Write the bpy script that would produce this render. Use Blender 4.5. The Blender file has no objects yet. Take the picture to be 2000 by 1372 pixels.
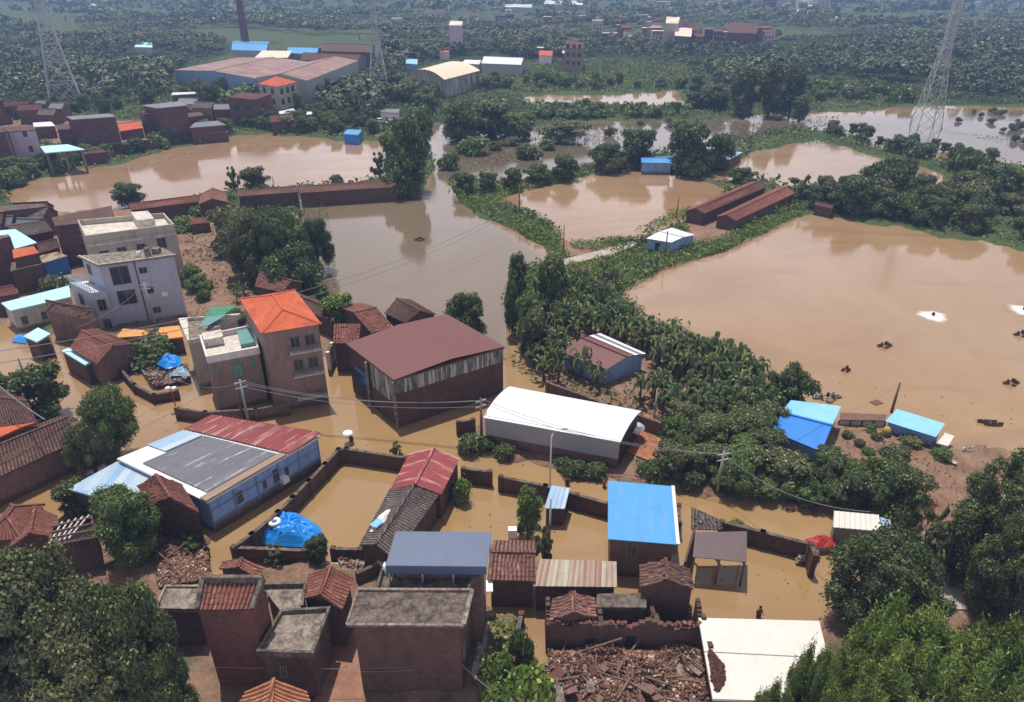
import bpy, bmesh, math, random
import numpy as np
from mathutils import Vector
random.seed(7); RNG = np.random.default_rng(11)
SC = bpy.context.scene; COL = SC.collection
# ---------------------------------------------------------------- camera, world, sun, exposure
CAM_H = 47.0; PITCH = math.radians(27.93); FPX = 1400.0
cam = bpy.data.cameras.new('camera'); cam.lens = FPX/2000*36; cam.sensor_width = 36; cam.clip_end = 30000; cam.clip_start = .5
camo = bpy.data.objects.new('camera', cam); COL.objects.link(camo)
camo.location = (0, 0, CAM_H); camo.rotation_euler = (math.pi/2-PITCH, 0, 0); SC.camera = camo
SUN_EL = math.radians(75); SUN_AZ = math.radians(-22)      # azimuth measured from +Y towards +X
w = bpy.data.worlds.new('World'); SC.world = w; w.use_nodes = True
wn = w.node_tree; bg = wn.nodes['Background']
sky = wn.nodes.new('ShaderNodeTexSky'); sky.sky_type = 'NISHITA'; sky.sun_disc = False
sky.sun_elevation = SUN_EL; sky.sun_rotation = SUN_AZ; sky.air_density = 1.0; sky.dust_density = 3.0; sky.ozone_density = 1.0
tc = wn.nodes.new('ShaderNodeTexCoord'); cl = wn.nodes.new('ShaderNodeTexNoise'); cl.inputs['Scale'].default_value = 2.2; cl.inputs['Detail'].default_value = 5
mpn = wn.nodes.new('ShaderNodeMapping'); mpn.inputs['Scale'].default_value = (1, 1, 3)
crp = wn.nodes.new('ShaderNodeValToRGB'); crp.color_ramp.elements[0].position = .38; crp.color_ramp.elements[1].position = .62
crp.color_ramp.elements[0].color = (.55, .55, .55, 1); crp.color_ramp.elements[1].color = (1, 1, 1, 1)
mxs = wn.nodes.new('ShaderNodeMix'); mxs.data_type = 'RGBA'; mxs.inputs[7].default_value = (23, 22, 24, 1)   # pale humid cloud veil
wn.links.new(tc.outputs['Generated'], mpn.inputs[0]); wn.links.new(mpn.outputs[0], cl.inputs['Vector'])
wn.links.new(cl.outputs[0], crp.inputs[0]); 
sxy = wn.nodes.new('ShaderNodeSeparateXYZ'); wn.links.new(tc.outputs['Generated'], sxy.inputs[0])
hzr = wn.nodes.new('ShaderNodeMapRange'); hzr.inputs[1].default_value = .25; hzr.inputs[2].default_value = .7; hzr.inputs[3].default_value = 1.0; hzr.inputs[4].default_value = .12
wn.links.new(sxy.outputs[2], hzr.inputs[0]); mul = wn.nodes.new('ShaderNodeMath'); mul.operation = 'MULTIPLY'
wn.links.new(crp.outputs[0], mul.inputs[0]); wn.links.new(hzr.outputs[0], mul.inputs[1]); wn.links.new(mul.outputs[0], mxs.inputs[0])
wn.links.new(sky.outputs[0], mxs.inputs[6])
wn.links.new(mxs.outputs[2], bg.inputs[0]); bg.inputs[1].default_value = .055
sl = bpy.data.lights.new('sun', 'SUN'); sl.energy = 4.4; sl.angle = math.radians(.6); sl.color = (1, .95, .88)
so = bpy.data.objects.new('sun', sl); COL.objects.link(so)
so.rotation_euler = (math.pi/2-SUN_EL, 0, math.pi-SUN_AZ+math.pi*0)
_d = Vector((math.sin(SUN_AZ)*math.cos(SUN_EL), math.cos(SUN_AZ)*math.cos(SUN_EL), math.sin(SUN_EL)))
so.rotation_euler = _d.to_track_quat('Z', 'Y').to_euler(); so.location = _d*300
vs = SC.view_settings; vs.view_transform = 'Standard'; vs.look = 'None'; vs.gamma = 1; vs.use_curve_mapping = False; vs.exposure = 0.1
SC.cycles.max_bounces = 6; SC.cycles.volume_bounces = 0; SC.cycles.transparent_max_bounces = 4
# ---------------------------------------------------------------- measuring helpers
SP, CP = math.sin(PITCH), math.cos(PITCH)
def U(px, py, z=0.0):
    s = (px-1000)/FPX; t = (py-686)/FPX
    d = Vector((s, CP-t*SP, -SP-t*CP)); k = (z-CAM_H)/d.z
    return Vector((d.x*k, d.y*k, z))
def HZ(bx, by, ty, gz=0.0):          # height of something standing at ground point (bx,by) whose top shows at row ty
    g = U(bx, by, gz); t = (ty-686)/FPX
    return CAM_H-g.y*math.tan(PITCH+math.atan(t))
def SCL(p):                            # photo pixels per metre at a point
    return FPX/(p.y*CP+(CAM_H-p.z)*SP)
# ---------------------------------------------------------------- materials
def srgb(r, g, b):
    f = lambda c: (c/255/12.92) if c/255 <= .04045 else ((c/255+.055)/1.055)**2.4
    return (f(r), f(g), f(b), 1)
def tide(m, col):
    g = m.n('NewGeometry'); z = m.n('SeparateXYZ'); m.l(g.outputs['Position'], z.inputs[0]); nz = m.noise(m.coord('World'), .8, 5, .7, .3, .7)
    r = m.n('MapRange'); r.inputs[1].default_value = .55; r.inputs[2].default_value = .2; r.inputs[3].default_value = 0; r.inputs[4].default_value = .8
    m.l(m.math('SUBTRACT', z.outputs[2], m.math('MULTIPLY', nz, .45)), r.inputs[0]); return m.mix(r.outputs[0], col, srgb(84, 64, 48))
class NM:
    def __init__(s, name, rough=.8, spec=.3):
        s.m = bpy.data.materials.new(name); s.m.use_nodes = True; s.t = s.m.node_tree; s.p = s.t.nodes['Principled BSDF']
        s.p.inputs['Roughness'].default_value = rough; s.p.inputs['Specular IOR Level'].default_value = spec; s.c = {}
    def n(s, ty, **kw):
        x = s.t.nodes.new('ShaderNode'+ty)
        for k, v in kw.items(): setattr(x, k, v)
        return x
    def l(s, a, b): s.t.links.new(a, b)
    def coord(s, kind='UV', scale=(1, 1, 1)):
        k = (kind, scale)
        if k not in s.c:
            c = s.n('TexCoord'); m = s.n('Mapping'); m.inputs['Scale'].default_value = scale
            if kind == 'World':
                g = s.n('NewGeometry'); s.l(g.outputs['Position'], m.inputs[0])
            else: s.l(c.outputs[kind], m.inputs[0])
            s.c[k] = m.outputs[0]
        return s.c[k]
    def noise(s, co, scale, detail=4, rough=.6, lo=.4, hi=.6):
        x = s.n('TexNoise'); x.inputs['Scale'].default_value = scale; x.inputs['Detail'].default_value = detail; x.inputs['Roughness'].default_value = rough
        s.l(co, x.inputs['Vector']); r = s.n('MapRange'); r.inputs[1].default_value = lo; r.inputs[2].default_value = hi
        s.l(x.outputs[0], r.inputs[0]); return r.outputs[0]
    def mix(s, f, a, b, mode='MIX'):
        x = s.n('Mix', data_type='RGBA', blend_type=mode)
        for i, v in ((0, f), (6, a), (7, b)):
            if hasattr(v, 'links'): s.l(v, x.inputs[i])
            else: x.inputs[i].default_value = v
        return x.outputs[2]
    def math(s, op, a, b=0.0):
        x = s.n('Math', operation=op)
        for i, v in enumerate((a, b)):
            if hasattr(v, 'links'): s.l(v, x.inputs[i])
            else: x.inputs[i].default_value = v
        return x.outputs[0]
    def out(s, c): s.l(c, s.p.inputs['Base Color']); return s.m
    def bump(s, h, dist=.03, st=.6):
        b = s.n('Bump'); b.inputs['Distance'].default_value = dist; b.inputs['Strength'].default_value = st
        s.l(h, b.inputs['Height']); s.l(b.outputs[0], s.p.inputs['Normal'])
def K(c, f): return (c[0]*f, c[1]*f, c[2]*f, 1)
def m_tile(name, a, b, c, pu=.34, pv=.4, mould=.5, bumpy=False, groove_shade=1.0):
    m = NM(name, .85, .2); co = m.coord()
    cell = m.n('VectorMath', operation='DIVIDE'); cell.inputs[1].default_value = (pu, pv, 1); m.l(co, cell.inputs[0])
    fl = m.n('VectorMath', operation='FLOOR'); m.l(cell.outputs[0], fl.inputs[0])
    wn_ = m.n('TexWhiteNoise'); m.l(fl.outputs[0], wn_.inputs['Vector'])
    col = m.mix(m.math('MULTIPLY', wn_.outputs['Value'], .6), a, b)
    r = m.math('MULTIPLY', m.math('GREATER_THAN', wn_.outputs['Value'], .93), .7); col = m.mix(r, col, c)
    col = m.mix(m.noise(co, .35, 5, .7, .35, .65), col, K(a, .6))
    col = m.mix(m.math('MULTIPLY', m.noise(co, 1.3, 6, .75, .48, .7), mould), col, srgb(45, 40, 40))
    col = m.mix(m.math('MULTIPLY', m.noise(co, 2.1, 6, .8, .58, .75), .35), col, c)
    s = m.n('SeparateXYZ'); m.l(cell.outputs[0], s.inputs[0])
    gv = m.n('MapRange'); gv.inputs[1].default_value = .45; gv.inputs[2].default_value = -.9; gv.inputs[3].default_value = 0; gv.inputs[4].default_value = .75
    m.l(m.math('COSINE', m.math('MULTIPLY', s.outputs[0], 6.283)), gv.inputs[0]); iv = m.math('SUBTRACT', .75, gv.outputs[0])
    col = m.mix(m.math('MULTIPLY', iv, groove_shade), col, srgb(48, 36, 34))  # shade of the tile valleys painted into the colour as dark stripes
    if bumpy:
        q = m.math('SINE', m.math('MULTIPLY', s.outputs[0], 6.283)); m.bump(q, .06, .9)
    return m.out(col)
def m_sheet(name, base, alt=None, rust=srgb(110, 65, 50), amt=.3, pitch=.8, rough=.5, band=0.0, lo=.5, hi=.7, spec=.4):
    m = NM(name, rough, spec); co = m.coord(); st = m.coord('UV', (1.4, .16, 1))
    alt = alt or K(base, .75)
    d = m.n('VectorMath', operation='DIVIDE'); d.inputs[1].default_value = (pitch, 9, 1); m.l(co, d.inputs[0])
    fl = m.n('VectorMath', operation='FLOOR'); m.l(d.outputs[0], fl.inputs[0]); wn_ = m.n('TexWhiteNoise'); m.l(fl.outputs[0], wn_.inputs['Vector'])
    col = m.mix(m.math('MULTIPLY', wn_.outputs['Value'], .35+band), base, alt)
    col = m.mix(m.math('MULTIPLY', m.noise(st, 1.0, 5, .65, lo, hi), amt), col, rust)
    col = m.mix(m.math('MULTIPLY', m.noise(co, .5, 6, .7, .45, .7), .3), col, K(alt, .7))
    col = m.mix(m.math('MULTIPLY', m.noise(co, 5, 4, .7, .55, .8), .25), col, K(rust, .8))
    s = m.n('SeparateXYZ'); m.l(co, s.inputs[0]); q = m.math('SINE', m.math('MULTIPLY', s.outputs[0], 6.283/.25)); m.bump(q, .012, .25)
    return m.out(col)
def m_brick(name, a, b, mortar, stain=.5, sc=1.0):
    m = NM(name, .9, .15); co = m.coord()
    br = m.n('TexBrick'); br.inputs['Color1'].default_value = a; br.inputs['Color2'].default_value = b; br.inputs['Mortar'].default_value = mortar
    br.inputs['Scale'].default_value = 1/sc; br.inputs['Brick Width'].default_value = .42; br.inputs['Row Height'].default_value = .15; br.inputs['Mortar Size'].default_value = .014
    m.l(co, br.inputs['Vector'])
    col = m.mix(m.math('MULTIPLY', m.noise(m.coord('UV', (1, .35, 1)), .9, 6, .7, .4, .7), stain), br.outputs['Color'], K(a, .35))
    col = m.mix(m.math('MULTIPLY', m.noise(co, .3, 5, .7, .5, .7), .4), col, K(b, 1.5))
    m.bump(br.outputs['Fac'], -.02, .6); return m.out(tide(m, col))
def m_conc(name, lightc, darkc, lo=.38, hi=.62, sc=.7, stain=srgb(40, 38, 38)):
    m = NM(name, .9, .15); co = m.coord('World')
    col = m.mix(m.noise(co, sc, 8, .75, lo, hi), lightc, darkc)
    col = m.mix(m.math('MULTIPLY', m.noise(co, sc*4.3, 6, .8, .45, .72), .55), col, stain)
    col = m.mix(m.math('MULTIPLY', m.noise(co, sc*9, 3, .7, .5, .75), .3), col, K(lightc, 1.25))
    return m.out(col)
def m_plain(name, c, rough=.6, var=.18, sc=1.2, streak=True, spec=.3, metal=0):
    m = NM(name, rough, spec); m.p.inputs['Metallic'].default_value = metal
    co = m.coord('World', (1, 1, .3) if streak else (1, 1, 1))
    col = m.mix(m.noise(co, sc, 6, .7, .42, .68), c, K(c, 1-var*1.6))
    col = m.mix(m.math('MULTIPLY', m.noise(co, sc*5, 5, .7, .5, .75), var), col, srgb(70, 62, 56))
    if streak: col = m.mix(m.math('MULTIPLY', m.noise(m.coord('World', (1, 1, .08)), 2.2, 5, .7, .52, .72), var*1.5), col, srgb(80, 74, 68)); col = tide(m, col)
    return m.out(col)
def m_leaf(name, a, b, c=None, sc=.25, trans=.25, far=False):
    m = NM(name, .55, .25); g = m.n('NewGeometry'); co = m.coord('World'); oi = m.n('ObjectInfo')
    col = m.mix(m.noise(co, sc, 3, .6, .35, .65), a, b)
    col = m.mix(g.outputs['Random Per Island'], K4(col, m, .62), col)
    col = m.mix(m.math('GREATER_THAN', g.outputs['Random Per Island'], .86), col, c or K(b, 1.7))
    col = m.mix(m.math('MULTIPLY', oi.outputs['Random'], .45), col, K(a, .65)); col = m.mix(1.0, col, (1.22, 1.22, 1.22, 1), 'MULTIPLY')
    m.out(col)
    if trans:
        t = m.n('BsdfTranslucent'); mx = m.n('MixShader'); mx.inputs[0].default_value = trans
        m.l(col, t.inputs[0]); m.l(m.p.outputs[0], mx.inputs[1]); m.l(t.outputs[0], mx.inputs[2])
        m.l(mx.outputs[0], m.t.nodes['Material Output'].inputs[0])
    return m.m
def K4(col, m, f): return m.mix(1.0, col, (f, f, f, 1), 'MULTIPLY')
M = {}
T1, T2, T3 = srgb(148, 104, 92), srgb(116, 78, 70), srgb(186, 148, 128)
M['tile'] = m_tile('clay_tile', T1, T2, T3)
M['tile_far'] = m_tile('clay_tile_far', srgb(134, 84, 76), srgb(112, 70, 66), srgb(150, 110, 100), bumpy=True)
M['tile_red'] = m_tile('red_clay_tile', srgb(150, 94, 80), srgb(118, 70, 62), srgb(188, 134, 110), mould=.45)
M['tile_orange'] = m_tile('orange_clay_tile', srgb(184, 118, 82), srgb(150, 90, 66), srgb(206, 154, 114), mould=.35)  # orange is the clay's own colour
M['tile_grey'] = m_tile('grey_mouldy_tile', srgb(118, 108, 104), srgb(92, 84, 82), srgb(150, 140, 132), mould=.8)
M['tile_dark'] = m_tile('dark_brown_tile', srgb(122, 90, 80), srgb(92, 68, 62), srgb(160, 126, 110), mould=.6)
M['orange'] = m_tile('orange_glazed_tile', srgb(204, 102, 70), srgb(188, 90, 60), srgb(214, 122, 90), mould=.12, pu=.3, pv=.3, groove_shade=.25)
M['maroon'] = m_sheet('maroon_painted_sheet', srgb(102, 60, 56), srgb(92, 52, 50), amt=.2)
M['redrust'] = m_sheet('rust_red_sheet', srgb(140, 56, 56), srgb(108, 40, 44), srgb(190, 150, 140), amt=.75, lo=.52, hi=.6, band=.4)
M['rust'] = m_sheet('rusty_striped_sheet', srgb(160, 158, 138), srgb(122, 70, 54), srgb(112, 64, 50), amt=.7, pitch=.55, band=.65)
M['farrust'] = m_sheet('faded_red_factory_sheet', srgb(146, 112, 98), srgb(100, 60, 54), srgb(160, 148, 134), amt=.6, pitch=3.2, band=.6)
M['blue'] = m_sheet('bright_blue_sheet', srgb(66, 142, 198), srgb(58, 128, 184), srgb(128, 146, 156), amt=.3)
M['blue_pale'] = m_sheet('pale_blue_sheet', srgb(128, 186, 222), srgb(110, 168, 214), srgb(180, 200, 205), amt=.2)
M['blue_deep'] = m_sheet('deep_blue_sheet', srgb(40, 120, 200), srgb(34, 106, 186), srgb(90, 140, 190), amt=.2)
M['slate'] = m_sheet('slate_blue_sheet', srgb(76, 90, 116), srgb(70, 84, 110), srgb(90, 96, 110), amt=.15)
M['white'] = m_sheet('white_painted_sheet', srgb(206, 207, 211), srgb(196, 198, 204), srgb(170, 165, 165), amt=.25)
M['cyan'] = m_sheet('pale_cyan_sheet', srgb(170, 212, 222), srgb(156, 200, 214), srgb(140, 150, 150), amt=.25)
M['cream'] = m_sheet('cream_white_sheet', srgb(200, 198, 190), srgb(190, 187, 180), srgb(160, 150, 140), amt=.2)
M['creamfar'] = m_sheet('cream_hangar_sheet', srgb(214, 200, 176), srgb(200, 180, 156), srgb(190, 150, 120), amt=.4)
M['brownsheet'] = m_sheet('dark_brown_sheet', srgb(88, 72, 74), srgb(78, 62, 64), amt=.15)
M['greysheet'] = m_sheet('dull_grey_sheet', srgb(108, 108, 116), srgb(84, 84, 92), srgb(120, 96, 84), amt=.4)
M['bluewhite'] = m_sheet('weathered_blue_white_sheet', srgb(172, 186, 194), srgb(84, 140, 186), srgb(186, 170, 160), amt=.5, band=.5)
M['asphalt'] = m_sheet('bitumen_roof_sheet', srgb(104, 104, 112), srgb(82, 82, 90), srgb(210, 210, 212), amt=.75, lo=.58, hi=.66, rough=.85, band=.1)
M['brick'] = m_brick('dark_red_brick', srgb(102, 76, 66), srgb(82, 60, 54), srgb(98, 84, 76))
M['brick2'] = m_brick('brown_brick', srgb(134, 104, 92), srgb(104, 80, 74), srgb(110, 98, 92), .6)
M['brickfar'] = m_brick('red_brick_far', srgb(106, 74, 72), srgb(86, 58, 60), srgb(100, 82, 80), .4, 2)
M['brickred'] = m_brick('warm_red_brick', srgb(116, 74, 64), srgb(92, 58, 52), srgb(106, 86, 78), .5)
M['conc'] = m_conc('mouldy_concrete', srgb(150, 138, 126), srgb(82, 74, 68), .4, .6, 1.9)
M['conc_dk'] = m_conc('dark_mouldy_concrete', srgb(118, 106, 96), srgb(60, 54, 50), .4, .6, 1.6)
M['conc_lt'] = m_conc('pale_concrete', srgb(206, 198, 188), srgb(150, 142, 134), .45, .7)
M['beige'] = m_plain('beige_render', srgb(178, 170, 156), .85)
M['greywall'] = m_plain('blue_grey_render', srgb(168, 170, 184), .8, .1)
M['pinkwall'] = m_plain('pinkish_tile_wall', srgb(142, 118, 108), .7, .22)
M['lilac'] = m_plain('lilac_render', srgb(190, 168, 186), .8, .12)
M['paleblue'] = m_plain('pale_blue_boards', srgb(140, 166, 206), .7, .2)
M['greyboard'] = m_plain('grey_wall_sheet', srgb(150, 151, 154), .7, .06, streak=False)
M['bluewall'] = m_plain('blue_grey_sheeting', srgb(120, 146, 186), .6, .2)
M['whitepl'] = m_plain('white_plastic', srgb(226, 226, 226), .5, .06, streak=False)
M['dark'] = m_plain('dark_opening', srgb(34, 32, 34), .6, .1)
M['glass'] = m_plain('window_glass', srgb(46, 54, 62), .12, .05, spec=.6)
M['frame'] = m_plain('window_frame', srgb(120, 116, 112), .6, .1)
M['steel'] = m_plain('galvanised_steel', srgb(170, 172, 178), .45, .2, spec=.5)
M['wood'] = m_plain('weathered_timber', srgb(118, 92, 76), .9, .35, 3)
M['bark'] = m_plain('tree_bark', srgb(92, 76, 64), .95, .3, 3)
M['polec'] = m_plain('concrete_pole', srgb(150, 144, 140), .85, .15)
M['wire'] = m_plain('cable', srgb(120, 118, 122), .6, .05)
M['rubber'] = m_plain('black_rubber', srgb(40, 38, 40), .8, .1)
M['orangeband'] = m_plain('ochre_wall', srgb(204, 146, 84), .85, .15)
M['redpaint'] = m_plain('red_painted_metal', srgb(170, 52, 48), .6, .2)
M['whitewall'] = m_plain('whitewashed_wall', srgb(214, 208, 204), .85, .15)
M['green'] = m_plain('green_netting', srgb(70, 132, 104), .9, .25, streak=False)
M['teal'] = m_plain('teal_roof_glass', srgb(96, 140, 138), .3, .15, streak=False)
M['skin'] = m_plain('skin', srgb(150, 104, 80), .7, .05); M['cloth_dark'] = m_plain('dark_cloth', srgb(52, 48, 60), .9, .1)
M['cloth_red'] = m_plain('rust_red_cloth', srgb(140, 60, 46), .9, .1); M['hair'] = m_plain('black_hair', srgb(22, 20, 20), .7, .05)
M['foam'] = m_plain('white_foam', srgb(236, 226, 220), .9, .12, 4, streak=False)
M['strawy'] = m_plain('yellow_straw', srgb(170, 146, 78), .9, .3, streak=False)
G = lambda *a: srgb(*a)
M['leaf_dark'] = m_leaf('leaves_dark', srgb(64, 80, 44), srgb(84, 96, 54), srgb(128, 134, 82))
M['leaf_mid'] = m_leaf('leaves_mid', srgb(76, 97, 50), srgb(98, 116, 60), srgb(144, 154, 90))
M['leaf_bright'] = m_leaf('leaves_bright', srgb(84, 108, 46), srgb(114, 132, 58), srgb(156, 164, 88), .45)
M['leaf_olive'] = m_leaf('leaves_olive', srgb(82, 90, 58), srgb(102, 106, 66), srgb(144, 142, 98))
M['leaf_lime'] = m_leaf('leaves_lime', srgb(92, 118, 46), srgb(132, 148, 66), srgb(170, 176, 98), .5)
M['leaf_far'] = m_leaf('leaves_far', srgb(54, 70, 46), srgb(98, 106, 60), srgb(120, 128, 80), .012, 0)
M['banana'] = m_leaf('banana_leaves', srgb(60, 78, 46), srgb(84, 100, 58), srgb(150, 146, 88), .3)
M['dry'] = m_leaf('dry_leaves', srgb(120, 104, 66), srgb(98, 100, 56), srgb(160, 138, 96))
# water
def m_water():
    m = NM('muddy_water', .04, .5); m.p.inputs['IOR'].default_value = 1.6
    co = m.coord('World'); at = m.n('Attribute'); at.attribute_name = 'murk_and_reflection'
    a = m.mix(m.noise(co, .012, 4, .6, .35, .65), srgb(146, 119, 86), srgb(138, 110, 90))
    zz = m.n('SeparateXYZ'); m.l(co, zz.inputs[0]); nr = m.n('MapRange'); nr.inputs[1].default_value = 60; nr.inputs[2].default_value = 125; m.l(zz.outputs[1], nr.inputs[0]); a = m.mix(nr.outputs[0], srgb(145, 117, 79), a)
    a = m.mix(m.math('MULTIPLY', m.noise(m.coord('World', (1, .35, 1)), .06, 6, .7, .45, .7), .5), a, srgb(160, 136, 106))
    wv = m.n('TexNoise'); wv.inputs['Scale'].default_value = .035; wv.inputs['Detail'].default_value = 4; wv.inputs['Distortion'].default_value = 2.2; m.l(m.coord('World', (.5, 1.4, 1)), wv.inputs['Vector']); wr = m.n('MapRange'); wr.inputs[1].default_value = .5; wr.inputs[2].default_value = .62; m.l(wv.outputs[0], wr.inputs[0]); a = m.mix(m.math('MULTIPLY', wr.outputs[0], .4), a, srgb(128, 98, 70))
    a = m.mix(at.outputs['Fac'], a, srgb(98, 88, 74))
    m.out(a)
    n1 = m.n('TexNoise'); n1.inputs['Scale'].default_value = 1.1; n1.inputs['Detail'].default_value = 7; n1.inputs['Roughness'].default_value = .65; m.l(m.coord('World', (.6, 1.3, 1)), n1.inputs['Vector'])
    m.bump(m.math('MULTIPLY', n1.outputs[0], m.noise(m.coord('World'), .05, 4, .6, .3, .7)), .02, .6)
    m.l(m.math('ADD', m.math('MULTIPLY', m.noise(m.coord('World', (.5, 1, 1)), .04, 6, .7, .42, .62), .13), .03), m.p.inputs['Roughness'])
    return m.m
M['water'] = m_water()
def m_ground():
    m = NM('flood_plain_soil', .95, .1); co = m.coord('World'); at = m.n('Attribute'); at.attribute_name = 'grass'
    soil = m.mix(m.noise(co, .35, 7, .75, .35, .65), srgb(142, 116, 98), srgb(112, 82, 66))
    soil = m.mix(m.math('MULTIPLY', m.noise(co, 2.2, 5, .8, .5, .7), .5), soil, srgb(170, 146, 128))
    gr = m.mix(m.noise(co, .12, 6, .75, .35, .65), srgb(62, 78, 46), srgb(84, 94, 58))
    gr = m.mix(m.math('MULTIPLY', m.noise(co, 1.2, 5, .8, .45, .65), .6), gr, srgb(44, 56, 34))
    nz = m.noise(co, .25, 6, .8, .3, .7)
    wd = m.n('MapRange'); wd.inputs[1].default_value = 1.2; wd.inputs[2].default_value = 1.8; m.l(at.outputs['Fac'], wd.inputs[0]); gr = m.mix(wd.outputs[0], gr, srgb(48, 62, 42))
    f = m.math('ADD', at.outputs['Fac'], m.math('MULTIPLY', m.math('SUBTRACT', nz, .5), .7)); f = m.n('Clamp') if False else f
    r = m.n('MapRange'); r.inputs[1].default_value = .35; r.inputs[2].default_value = .65; m.l(f, r.inputs[0])
    m.out(m.mix(r.outputs[0], soil, gr)); m.bump(m.noise(co, 1.5, 8, .8, .2, .8), .15, .8)
    return m.m
M['ground'] = m_ground()
M['earth'] = m_conc('trodden_red_earth', srgb(150, 112, 92), srgb(122, 88, 72), stain=srgb(100, 72, 60))
M['track'] = m_conc('pale_track', srgb(176, 166, 156), srgb(142, 130, 120), stain=srgb(110, 100, 92))
M['paver'] = m_brick('orange_paving', srgb(190, 124, 92), srgb(172, 108, 80), srgb(150, 110, 88), .2)
# ---------------------------------------------------------------- mesh building
def prop(o, label=None, cat=None, group=None, kind=None):
    if label: o['label'] = label
    if cat: o['category'] = cat
    if group: o['group'] = group
    if kind: o['kind'] = kind
    return o
def V(*a): return Vector(a)
class MB:
    def __init__(s): s.v = []; s.f = []; s.uv = []; s.mi = []
    def face(s, pts, mi=0, uv=None):
        i = len(s.v); s.v.extend(tuple(p) for p in pts); s.f.append(tuple(range(i, i+len(pts)))); s.uv.append(uv); s.mi.append(mi)
    def hexa(s, b, t, mi=0):         # b, t: lower and upper rings (ccw seen from above)
        n = len(b); s.face(list(reversed(b)), mi); s.face(t, mi)
        for i in range(n):
            j = (i+1) % n; s.face([b[i], b[j], t[j], t[i]], mi)
    def box(s, c, size, rot=0, mi=0, tilt=None):
        ux = V(math.cos(rot), math.sin(rot), 0); uy = V(-math.sin(rot), math.cos(rot), 0); uz = V(0, 0, 1)
        if tilt: ux = (ux+V(0, 0, tilt)).normalized(); uz = ux.cross(uy)
        c = Vector(c); x, y, z = [k/2 for k in size]
        b = [c+ux*(sx*x)+uy*(sy*y)-uz*z for sx, sy in ((-1, -1), (1, -1), (1, 1), (-1, 1))]
        s.hexa(b, [p+uz*(2*z) for p in b], mi)
    def beam(s, p, q, w=.1, h=None, mi=0):
        p = Vector(p); q = Vector(q); d = (q-p).normalized(); up = V(0, 0, 1) if abs(d.z) < .95 else V(1, 0, 0)
        sx = d.cross(up).normalized()*(w/2); sy = sx.cross(d).normalized()*((h or w)/2)
        a = [p-sx-sy, p+sx-sy, p+sx+sy, p-sx+sy]; b = [x+(q-p) for x in a]
        s.face(a, mi); s.face(list(reversed(b)), mi)
        for i in range(4):
            j = (i+1) % 4; s.face([a[j], a[i], b[i], b[j]], mi)
    def tube(s, pts, rs, n=7, mi=0, cap=True):
        rings = []
        for k, p in enumerate(pts):
            p = Vector(p); d = (Vector(pts[min(k+1, len(pts)-1)])-Vector(pts[max(k-1, 0)])).normalized()
            up = V(1, 0, 0) if abs(d.z) > .9 else V(0, 0, 1); a = d.cross(up).normalized(); b = d.cross(a)
            r = rs[k] if hasattr(rs, '__len__') else rs
            rings.append([p+a*(r*math.cos(6.2832*i/n))+b*(r*math.sin(6.2832*i/n)) for i in range(n)])
        base = len(s.v)
        for r in rings: s.v.extend(tuple(p) for p in r)
        for k in range(len(rings)-1):
            for i in range(n):
                j = (i+1) % n; s.f.append((base+k*n+i, base+(k+1)*n+i, base+(k+1)*n+j, base+k*n+j)); s.uv.append(None); s.mi.append(mi)
        if cap:
            s.f.append(tuple(base+i for i in range(n))); s.uv.append(None); s.mi.append(mi)
            e = base+(len(rings)-1)*n; s.f.append(tuple(e+i for i in reversed(range(n)))); s.uv.append(None); s.mi.append(mi)
    def lathe(s, c, prof, n=14, mi=0):   # prof: (radius, z)
        c = Vector(c); base = len(s.v)
        for r, z in prof:
            for i in range(n): s.v.append((c.x+r*math.cos(6.2832*i/n), c.y+r*math.sin(6.2832*i/n), c.z+z))
        for k in range(len(prof)-1):
            for i in range(n):
                j = (i+1) % n; s.f.append((base+k*n+i, base+k*n+j, base+(k+1)*n+j, base+(k+1)*n+i)); s.uv.append(None); s.mi.append(mi)
        e = base+(len(prof)-1)*n
        s.f.append(tuple(e+i for i in range(n))); s.uv.append(None); s.mi.append(mi)
    def sheet(s, p00, p10, p11, p01, prof=None, pitch=.28, amp=.05, row=.4, thick=.08, mi=0, rough=0.0, hole=0.0):
        # u runs p00->p10 (along the ridge), v runs p00->p01 (down the slope)
        p00, p10, p11, p01 = map(Vector, (p00, p10, p11, p01))
        nrm = (p10-p00).cross(p01-p00)
        if nrm.length < 1e-6: nrm = (p11-p00).cross(p01-p00)
        nrm.normalize()
        if nrm.z < 0: nrm = -nrm
        L = max((p10-p00).length, (p11-p01).length); W = max((p01-p00).length, (p11-p10).length)
        if prof is None: us = [i/4 for i in range(5)]; vs_ = [(i/3, 0) for i in range(4)]
        else:
            nc = max(2, min(160, round(L/pitch))); k = 4
            us = [i/(nc*k) for i in range(nc*k+1)]
            if prof == 'tile':
                nr = max(2, min(40, round(W/row))); vs_ = []
                for j in range(nr): vs_ += [(j/nr+1e-4, 0.0), ((j+1)/nr, .035)]
            else: vs_ = [(i/3, 0) for i in range(4)]
        base = len(s.v); nu = len(us); rnd = random.Random(int(L*1000+W*77))
        nj = len(vs_)
        sag = {}
        for j, (v, st) in enumerate(vs_):
            for i, u in enumerate(us):
                p = (p00*(1-u)+p10*u)*(1-v)+(p01*(1-u)+p11*u)*v
                d = st
                if prof == 'tile': d += amp*abs(math.sin(math.pi*i/4))
                elif prof == 'corr': d += amp*math.sin(math.pi*i/2)
                elif prof == 'rib': d += amp*(i % 4 == 0)
                if rough:
                    key = (i//4, j//2)
                    if key not in sag: sag[key] = rnd.gauss(0, rough)
                    d += sag[key]-.06*math.sin(math.pi*u)*math.sin(math.pi*v)*(rough > 0)*3
                s.v.append(tuple(p+nrm*d))
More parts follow.
